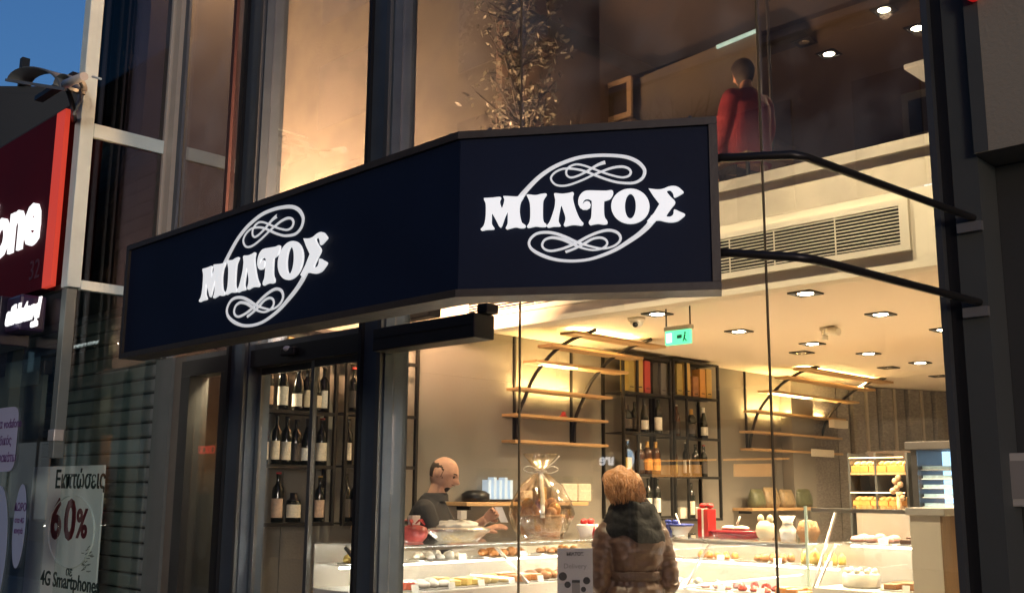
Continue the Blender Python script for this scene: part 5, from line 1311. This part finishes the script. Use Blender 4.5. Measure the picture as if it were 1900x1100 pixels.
# low partition of the upper floor
pt = empty('upper_partition', (-4.6, 7.5, 3.36), label='dim grey partition wall rising to the right on the upper floor', cat='partition')
P = [at(990,225,Y=7.6), at(1405,55,Y=7.6), at(1405,330,Y=7.6), at(990,330,Y=7.6)]
MB().prism(P, (0,.08,0)).build('board', mat('partition_grey', (.16,.14,.11), .7, var=.2, scale=2), pt)
MB().bar(at(1330,88,Y=7.58), at(1405,57,Y=7.58), .02, .03).build('glow_edge', mat('teal_glint', (.5,.9,.85), .4, emit=.3, ecol=(.5,.95,.88), var=.6, scale=8), pt)  # teal glint painted as a glowing bar along the board
scr = panel_up(1676, 1760, 152, 262, 6.6, mat('screen_shell', (.14,.125,.105), .5), 'wall_screen', 'dark framed screen on the upper floor beside the end frame', 'screen')
a_, b_ = at(1688,250,Y=6.59), at(1760,168,Y=6.59); MB().box(a_.x, b_.x, 6.592, 6.598, a_.z, b_.z).build('screen_glass', M_win_dk, scr, rel=True)
panel_up(1676, 1760, 96, 130, 6.3, mat('pale_box', (.75,.66,.5), .5, emit=.22, ecol=(1,.8,.5)), 'pale_glow_box', 'pale box above the screen on the upper floor, glow in its colour', 'light box', .3)  # plain white box; its brightness is put into the material
ZU = 5.62
for px, py, lb in ((1640,18,'lit round lamp on the upper ceiling nearest the top edge'), (1702,52,'lit round lamp on the upper ceiling by the end frame'), (1538,100,'tiny lit lamp on the upper ceiling in the middle'), (1492,78,'dim lamp on the upper ceiling left of the others')):
    q = at(px, py, Z=ZU)
    q.y = min(q.y, 12.4)
    downlight(q.x, q.y, px != 1492, lb, ZU, 150, (1,.72,.45), .09)
post = MB(); q = at(1434,280,Y=6.4); post.tube([(q.x,6.4,3.362), (q.x,6.4,5.83)], .012, 8)
one('slim_post', post, M_steel, 'slim steel post rising on the upper floor right of the glass seam', 'post')
# ================================================================== people
def g2(x, z, cx, cz, sx, sz): return math.exp(-((x-cx)/sx)**2-((z-cz)/sz)**2)
def head_fn(sc=1.0):
    """unit sphere direction -> head surface (x right, y forward, z up), about 0.25 m tall"""
    def fn(u, p):
        x, y, z = u.x*.078, u.y*.099, u.z*(.122 if u.z < 0 else .112*(1-.05*u.z**4))
        if u.z < 0: x *= 1-.30*(-u.z)**1.6
        if u.z < 0 and u.y < 0: y *= 1-.28*(-u.z)
        if u.y > 0:
            y += .036*g2(u.x, u.z, 0, -.16, .15, .17) + .010*g2(u.x, u.z, 0, .02, .10, .20)
            y += .006*g2(u.x, u.z, 0, .22, .5, .10) - .010*(g2(u.x, u.z, .36, .06, .20, .10)+g2(u.x, u.z, -.36, .06, .20, .10))
            y += .005*g2(u.x, u.z, 0, -.42, .25, .05) - .004*g2(u.x, u.z, 0, -.48, .3, .03) + .005*g2(u.x, u.z, 0, -.54, .22, .05) + .016*g2(u.x, u.z, 0, -.82, .35, .16)
        return Vector((x, y, z))*sc
    return fn
def rot_pts(mb, start, R, piv):
    for i in range(start, len(mb.v)): mb.v[i] = R @ (mb.v[i]-piv) + piv
def add_head(mb, c, R, sc=1.0):
    s = len(mb.v); mb.ball(c, 1, 36, 30, head_fn(sc))
    for sx in (-1, 1):
        mb.ball(c+Vector((sx*.076, -.012, -.005))*sc, (.010*sc, .020*sc, .032*sc), 10, 8)
    rot_pts(mb, s, R, c)
def add_eyes(parent, c, R, sc=1.0):
    for sx in (-1, 1):
        mb = MB(); s = len(mb.v); mb.ball(c+Vector((sx*.029, .083, .010))*sc, .0095*sc, 10, 8); rot_pts(mb, s, R, c); mb.build('eye', mat('eye', (.06,.045,.04), .2), parent, rel=False)
        mb = MB(); mb.tube([c+Vector((sx*.012, .094, .027))*sc, c+Vector((sx*.028, .094, .033))*sc, c+Vector((sx*.046, .080, .028))*sc], .0035*sc, 6); rot_pts(mb, 0, R, c); mb.build('eyebrow', mat('dark_hair', (.022,.016,.012), .7), parent, rel=False)
def hand(mb, wrist, d, palm_n, side, curl=.6, s=1.0):
    """palm, four unequal bent fingers and a thumb; d points along the hand, palm_n out of the palm"""
    d = Vector(d).normalized(); n = Vector(palm_n); n = (n-d*n.dot(d)).normalized(); sd = d.cross(n)*side
    k = wrist + d*.085*s
    mb.loft([(wrist-d*.01, .024*s, .018*s, sd, n), (wrist+d*.03*s, .036*s, .016*s, sd, n), (k, .042*s, .013*s, sd, n), (k+d*.008, .036*s, .009*s, sd, n)], 14, ex=2.6)
    for i, (o, L) in enumerate(((-.030,.070),(-.010,.082),(.011,.077),(.030,.060))):
        p = k + sd*o*s; ang = curl*.5; pts = [p-d*.01]
        dd = d.copy(); q = p.copy()
        for j, f in enumerate((.45,.32,.23)):
            dd = (d*math.cos(ang)+n*math.sin(ang)); q = q+dd*L*f*s; pts.append(q); ang += curl*.75
        mb.tube(pts, [.0095*s,.009*s,.0082*s,.0065*s], 8)
    p = wrist+d*.03*s-sd*.034*s
    mb.tube([p, p-sd*.022*s+d*.03*s+n*.008*s, p-sd*.020*s+d*.055*s+n*.022*s], [.012*s,.0105*s,.008*s], 8)
def limb(mb, pts, rads, n=14):
    path = catmull([tuple(p)+(r,) for p, r in zip(pts, rads)], 5)
    mb.tube([p[:3] for p in path], [p[3] for p in path], n)

# ---- the man behind the counter -------------------------------------------------
# local frame: x to his right, y where he faces, z up
mp_ = at(803, 905, D=7.28)
man = empty('person', (mp_.x, mp_.y, .012), math.radians(-45-8), 'bald bearded man in a dark polo shirt behind the pastry counter', 'person')
V = Vector
hc = V((0, .075, 1.655)); Rh = Matrix.Rotation(math.radians(-26), 3, 'X') @ Matrix.Rotation(math.radians(-6), 3, 'Z')
mb = MB(); add_head(mb, hc, Rh, 1.04)
mb.loft([((0,.0,1.43),.075,.075), ((0,.02,1.50),.060,.064), ((0,.045,1.57),.056,.062), ((0,.055,1.62),.05,.06)], 18)
mb.loft([((0,-.01,.93),.165,.12), ((0,-.01,1.05),.165,.125), ((0,-.01,1.2),.175,.125), ((0,-.02,1.33),.185,.12), ((0,-.02,1.42),.16,.095), ((0,-.005,1.475),.08,.07)], 24, ex=2.3)
for s_ in (-1, 1):
    limb(mb, [(s_*.09,-.01,.95), (s_*.10,.0,.70), (s_*.10,.02,.50), (s_*.10,.0,.28), (s_*.10,-.02,.09)], [.092,.078,.056,.058,.042])
    mb.loft([((s_*.10,-.05,.03),.04,.05), ((s_*.10,.02,.035),.045,.09), ((s_*.10,.10,.02),.04,.06)], 12)
# his right arm rests along the counter, left hand holds a white card
rsh, relb, rwr = V((.19,-.015,1.395)), V((.245,.10,1.17)), V((.215,.40,1.275))
lsh, lelb, lwr = V((-.19,-.01,1.395)), V((-.235,.13,1.18)), V((-.10,.36,1.345))
for sh, el, wr in ((rsh, relb, rwr), (lsh, lelb, lwr)):
    limb(mb, [sh, sh.lerp(el,.5), el, el.lerp(wr,.4), wr], [.056,.050,.043,.041,.029])
hand(mb, rwr, (rwr-relb), (-.3,0,-1), 1, .45); hand(mb, lwr, (lwr-lelb)+V((.02,0,0)), (1,.1,-.1), -1, .9)
mbody = voxel(mb, 'body', M_skin, man, .0048, 1)
add_eyes(mbody, hc, Rh, 1.04)
M_hair_m = mat('dark_hair'); 
def shell(cond, off, sc, name, m_, par, c, R):
    mb = MB(); mb.ball(c, 1, 44, 36, lambda u, p: head_fn(sc)(u, p)*(1+off) if cond(u) else head_fn(sc)(u, p)*.90); rot_pts(mb, 0, R, c)
    return mb.build(name, m_, par, rel=False)
shell(lambda u: u.y < .28-.5*max(0,u.z)+.10*noise.noise(u*9) and -.50 < u.z < .42+.10*noise.noise(u*7) and not (abs(u.x) > .72 and -.42 < u.y < .14 and u.z < .16), .014, 1.04, 'hair', mat('cropped_hair', (.035,.024,.017), .85, var=.3, scale=60, bump=.5, bscale=200), man, hc, Rh)
shell(lambda u: u.y > .35 and ((u.z < -.50 and abs(u.x) < .42) or (-.42 < u.z < -.32 and abs(u.x) < .30)) and not (-.53 < u.z < -.43 and abs(u.x) < .2), .030, 1.04, 'beard', mat('cropped_hair'), man, hc, Rh)
# polo shirt and trousers
mb = MB()
mb.loft([((0,-.01,.90),.190,.145), ((0,-.005,1.0),.195,.155), ((0,-.005,1.12),.192,.152), ((0,-.015,1.25),.200,.148), ((0,-.025,1.35),.212,.138), ((0,-.022,1.42),.185,.112), ((0,-.008,1.47),.115,.09), ((0,.008,1.505),.082,.082)], 28, ex=2.3)
limb(mb, [rsh+V((-.05,0,.01)), rsh+V((.01,0,0)), rsh.lerp(relb,.5), relb, relb.lerp(rwr,.22)], [.07,.080,.073,.066,.062])
limb(mb, [lsh+V((.05,0,.01)), lsh+V((-.01,0,0)), lsh.lerp(lelb,.5), lelb, lelb.lerp(lwr,.25)], [.07,.080,.073,.066,.062])
for i, v in enumerate(mb.v): mb.v[i] = v + V((noise.noise(v*9), noise.noise(v*9+V((5,0,0))), 0))*.006
shirt_ = voxel(mb, 'shirt', mat('dark_polo_cloth', (.011,.0105,.012), .85, var=.25, scale=12, bump=.3), man, .009, 3)
mb = MB(); mb.loft([((0,.012,1.48),.080,.080), ((0,.022,1.520),.074,.077), ((0,.020,1.505),.086,.090), ((0,.012,1.465),.108,.10)], 24, cap=False)
mb.build('collar', mat('dark_polo_cloth'), shirt_, rel=False)
mb = MB()
for s_ in (-1, 1): limb(mb, [(s_*.09,-.01,.98), (s_*.10,.0,.70), (s_*.10,.02,.50), (s_*.10,.0,.28), (s_*.10,-.02,.07)], [.11,.095,.075,.07,.065])
mb.loft([((0,-.01,.86),.19,.14), ((0,-.01,.97),.18,.14)], 20)
voxel(mb, 'trousers', mat('dark_trousers', (.02,.02,.024), .9), man, .012, 3)
cardw = MB(); R_ = man.matrix_basis if False else Matrix.Rotation(math.radians(-53), 3, 'Z')
cpos = V((mp_.x, mp_.y, .012)) + R_ @ (lwr + V((.02,.11,.03)))
cd = MB(); e1 = V((_s,_s,0)); n1 = V((_s,-_s,.2)).normalized(); e2 = (UPZ*.93-e1*.38).normalized()
cd.prism([cpos-e1*.026-e2*.055, cpos+e1*.026-e2*.055, cpos+e1*.026+e2*.055, cpos-e1*.026+e2*.055], n1*.012)
one('white_packet', cd, mat('bright_card', (.82,.80,.76), .5), 'white upright packet in the hand of the man', 'packet')

# ---- the woman in front of the counter -------------------------------------------
wp = at(1170, 915, D=6.1)
wom = empty('person', (wp.x, wp.y, .012), math.radians(45+16), 'woman seen from behind in a brown belted quilted coat and black scarf', 'person')
hc = V((-.055, .045, 1.535)); Rh = Matrix.Rotation(math.radians(-10), 3, 'X') @ Matrix.Rotation(math.radians(24), 3, 'Z')
mb = MB(); add_head(mb, hc, Rh, .94)
mb.loft([((0,0,1.30),.065,.065), ((0,.01,1.38),.050,.053), ((-.03,.03,1.46),.047,.052), ((-.045,.035,1.50),.045,.05)], 18)
mb.loft([((0,0,.88),.165,.12), ((0,0,1.0),.145,.105), ((0,0,1.12),.15,.11), ((0,-.01,1.25),.16,.105), ((0,-.005,1.33),.13,.08), ((0,0,1.37),.07,.06)], 24, ex=2.3)
for s_ in (-1, 1):
    limb(mb, [(s_*.085,0,.90), (s_*.09,.0,.66), (s_*.085,.02,.47), (s_*.085,.0,.27), (s_*.08,-.02,.09)], [.09,.075,.052,.05,.036])
    mb.loft([((s_*.085,-.05,.03),.034,.045), ((s_*.085,.02,.032),.038,.08), ((s_*.085,.09,.02),.034,.05)], 12)
rsh, relb, rwr = V((.165,-.01,1.285)), V((.235,-.055,1.03)), V((.19,.13,.945))
lsh, lelb, lwr = V((-.165,-.01,1.285)), V((-.235,-.035,1.04)), V((-.16,.16,.95))
for sh, el, wr in ((rsh, relb, rwr), (lsh, lelb, lwr)): limb(mb, [sh, sh.lerp(el,.5), el, el.lerp(wr,.4), wr], [.046,.042,.037,.035,.025])
hand(mb, rwr, (rwr-relb), (-1,0,-.2), 1, .7, .92); hand(mb, lwr, (lwr-lelb), (1,0,-.2), -1, .7, .92)
wbody = voxel(mb, 'body', M_skin, wom, .008, 3)
add_eyes(wbody, hc, Rh, .94)
# hair: voluminous short waves
M_hr = mat('copper_hair', (.50,.23,.075), .5, var=.6, scale=26, stretch=(2.5,2.5,.8), bump=.9, bscale=70, sheen=.2)
def hair_fn(u, p):
    f = 1.0
    if u.y > .25 and u.z < .42: return V((u.x*.068, u.y*.080, u.z*.105))
    n1 = noise.noise(V((u.x*3.2, u.y*3.2, u.z*2.2)))*.13 + noise.noise(V((u.x*9, u.y*9, u.z*4)))*.05
    r = V((u.x*.142, u.y*.135, u.z*(.125 if u.z > 0 else .12)))*(1 if u.z > -.2 else 1-.25*(-u.z-.2))
    w = math.sin(math.atan2(u.y, u.x)*22 + u.z*5)*.014
    return r*(1+n1+w)
mb = MB(); mb.ball(hc+V((0,-.014,.018)), 1, 72, 44, hair_fn); rot_pts(mb, 0, Rh, hc); mb.build('hair', M_hr, wom, rel=False)
mb = MB(); rnd = random.Random(9)
for k in range(520):
    a_ = rnd.uniform(math.pi*.95, math.pi*2.05); zz_ = rnd.uniform(-.5,.55)
    u = V((math.cos(a_)*math.sqrt(1-zz_*zz_), math.sin(a_)*math.sqrt(1-zz_*zz_), zz_))
    p0 = hc+V((0,-.014,.018))+hair_fn(u, None)*.98; d = V((-u.y*rnd.choice((-1,1))*.5, u.x*.5, -.9+rnd.uniform(-.3,.3))).normalized()
    mb.tube([p0, p0+d*.035+u*.012, p0+d*.07+u*rnd.uniform(-.004,.016)], [.0028,.0026,.0008], 4)
rot_pts(mb, 0, Rh, hc); mb.build('hair_locks', M_hr, wom, rel=False)
# coat
def quilt(v, amp):
    k = abs(math.sin(v.z*math.pi/.085)); n = noise.noise(V((v.x*7, v.y*7, v.z*16)))*.016 + noise.noise(v*22)*.007
    return amp*(k**.5-.6) + n
def coat_part(rings, n=48):
    m_ = MB(); m_.loft(rings, n, ex=2.25); return m_
mb = MB()
R_ = []
prof = [(.60,.265,.215,0),(.72,.258,.210,0),(.84,.248,.200,-.005),(.94,.232,.188,-.01),(1.02,.200,.160,-.005),(1.06,.186,.148,0),(1.09,.186,.148,0),(1.13,.200,.160,-.005),(1.20,.212,.166,-.01),(1.27,.216,.160,-.012),(1.32,.200,.140,-.012),(1.365,.150,.11,-.005),(1.39,.09,.085,0)]
for i in range(len(prof)-1):
    for j in range(6):
        t = j/6; a_, b_ = prof[i], prof[i+1]; v = [x+(y-x)*t for x, y in zip(a_, b_)]
        R_.append(((0, v[3], v[0]), v[1], v[2]))
st_ = len(mb.v); mb.loft(R_, 60, ex=2.3)
for i in range(st_, len(mb.v)):
    v = mb.v[i]; c_ = V((0,0,v.z)); d = (v-c_); d.normalize()
    belt = math.exp(-((v.z-1.075)/.03)**2)
    mb.v[i] = v + d*(quilt(v, .006)*(1-belt) + (.008*math.sin(math.atan2(v.y,v.x)*30)*math.exp(-((v.z-1.06)/.055)**2)))
for sh, el, wr, s_ in ((rsh, relb, rwr, 1), (lsh, lelb, lwr, -1)):
    st_ = len(mb.v)
    pts = [sh+V((-s_*.06,0,.015)), sh+V((s_*.0,0,.005)), sh.lerp(el,.35)+V((s_*.012,0,0)), sh.lerp(el,.7)+V((s_*.01,0,0)), el, el.lerp(wr,.35), el.lerp(wr,.7), wr-(wr-el)*.05]
    path = catmull([tuple(p)+(r,) for p, r in zip(pts, (.075,.088,.085,.078,.072,.066,.058,.048))], 10)
    mb.tube([p[:3] for p in path], [p[3]*(1+.045*math.sin(i*1.15)+.02*math.sin(i*2.9)) for i, p in enumerate(path)], 24)
    for i in range(st_, len(mb.v)): v = mb.v[i]; mb.v[i] = v + V((1,1,1))*noise.noise(v*18)*.006
coat = voxel(mb, 'coat', mat('brown_quilted_coat', (.070,.033,.018), .42, var=.3, scale=9, bump=.5, bscale=28, sheen=.1), wom, .0075, 2)
mb = MB(); mb.loft([((0,-.0,1.045),.196,.158), ((0,-.0,1.05),.203,.165), ((0,-.0,1.092),.203,.165), ((0,-.0,1.097),.196,.158)], 60, cap=False, ex=2.3)
mb.build('belt', mat('coat_belt', (.055,.027,.016), .5, var=.3, bump=.6, bscale=60), coat, rel=False)
# scarf / cowl round neck and shoulders
mb = MB()
for k, (zc_, rx_, ry_, rr, ph) in enumerate(((1.295,.178,.135,.050,0), (1.35,.150,.120,.055,1.2), (1.405,.118,.105,.050,2.4), (1.44,.10,.098,.040,.7))):
    pts = []
    for t in range(41):
        a_ = 2*math.pi*t/40
        pts.append(V((rx_*math.cos(a_)*(1+.05*math.sin(a_*3+ph)), -.012+ry_*math.sin(a_)*(1+.04*math.sin(a_*4+ph)), zc_+.022*math.sin(a_*2+ph)-.012*math.sin(a_))))
    mb.tube(pts, [rr*(1+.14*math.sin(i*.9+ph)) for i in range(41)], 14)
mb.loft([((0,-.02,1.22),.16,.145), ((0,-.015,1.28),.195,.15), ((0,-.01,1.36),.16,.12), ((0,0,1.42),.10,.095)], 30)
for i, v in enumerate(mb.v): mb.v[i] = v + V((noise.noise(v*16), noise.noise(v*16+V((3,1,0))), noise.noise(v*14+V((0,7,2)))))*.012
voxel(mb, 'scarf', mat('black_scarf', (.0035,.004,.0045), .95, var=.4, scale=20, bump=.7, bscale=40), wom, .009, 2)
mb = MB()
for s_ in (-1, 1): limb(mb, [(s_*.085,0,.80), (s_*.09,.0,.66), (s_*.085,.02,.47), (s_*.085,.0,.27), (s_*.08,-.02,.08)], [.10,.088,.066,.06,.055])
voxel(mb, 'trousers', mat('dark_trousers'), wom, .012, 3)

wom.scale = (.87, .92, 1.0)
# ---- seated person in red on the upper floor ---------------------------------------
yq = 6.0; q = at(1388, 200, Y=yq)
up = empty('person', (q.x, yq, 3.362), math.radians(75), 'person in a red jacket sitting at the edge of the upper floor', 'person')
hz = at(1385, 132, Y=yq).z - 3.362
dz = hz/.85 - 1.02; up.scale = (.80,.85,.85)
hc = V((0,.05,1.02+dz)); Rh = Matrix.Rotation(math.radians(-12), 3, 'X')
mb = MB(); add_head(mb, hc, Rh, .95)
mb.loft([((0,0,.78+dz),.06,.06), ((0,.02,.93+dz),.05,.055), ((0,.03,1.0+dz),.045,.05)], 16)
mb.loft([((0,0,.40),.165,.13), ((0,0,.55+dz*.5),.15,.115), ((0,-.01,.72+dz),.165,.11), ((0,0,.80+dz),.10,.075)], 20)
for s_ in (-1, 1):
    limb(mb, [(s_*.09,.0,.45), (s_*.11,.25,.50), (s_*.12,.45,.49), (s_*.12,.45,.25), (s_*.12,.42,.08)], [.09,.08,.06,.055,.04])
    mb.loft([((s_*.12,.38,.03),.035,.05), ((s_*.12,.46,.03),.04,.08), ((s_*.12,.53,.02),.035,.05)], 12)
    limb(mb, [(s_*.17,0,.75+dz), (s_*.22,.05,.60+dz*.7), (s_*.20,.15,.52), (s_*.12,.30,.56)], [.05,.045,.04,.028])
    hand(mb, V((s_*.12,.30,.56)), (-s_*.3,1,.1), (0,0,-1), s_, .5, .92)
voxel(mb, 'body', M_skin, up, .011, 3)
shell(lambda u: u.y < .35 or u.z > .45, .22, .95, 'hair', mat('dark_hair'), up, hc, Rh)
mb = MB(); mb.loft([((0,0,.42),.20,.17), ((0,0,.58+dz*.5),.195,.16), ((0,-.01,.70+dz),.205,.145), ((0,0,.80+dz),.15,.11), ((0,.01,.86+dz),.08,.075)], 24)
for s_ in (-1, 1): limb(mb, [(s_*.12,0,.77+dz), (s_*.19,.0,.74+dz), (s_*.24,.05,.60+dz*.7), (s_*.215,.15,.53), (s_*.135,.27,.555)], [.07,.078,.07,.06,.05])
for i, v in enumerate(mb.v): mb.v[i] = v + V((noise.noise(v*8), noise.noise(v*8+V((5,0,0))), 0))*.02
voxel(mb, 'jacket', mat('red_jacket', (.26,.03,.04), .7, var=.25, scale=9, bump=.4), up, .011, 3)
mb = MB()
for s_ in (-1, 1): limb(mb, [(s_*.09,-.02,.45), (s_*.11,.25,.51), (s_*.12,.45,.50), (s_*.12,.45,.25), (s_*.12,.42,.09)], [.105,.095,.075,.068,.06])
voxel(mb, 'trousers', mat('grey_trousers', (.08,.08,.085), .9), up, .012, 3)
ch = empty('chair', (q.x, yq, 3.362), math.radians(75), 'dark cafe chair under the person in red', 'chair')
MB().bbox(-.21,.21,-.20,.22,.36,.395,.01).build('seat', M_wood, ch, rel=False)
for sx in (-1,1):
    for sy in (-1,1): MB().tube([(sx*.19,.01+sy*.19,.001),(sx*.18,.01+sy*.18,.36)], .014, 8).build('leg', M_rack, ch, rel=False)
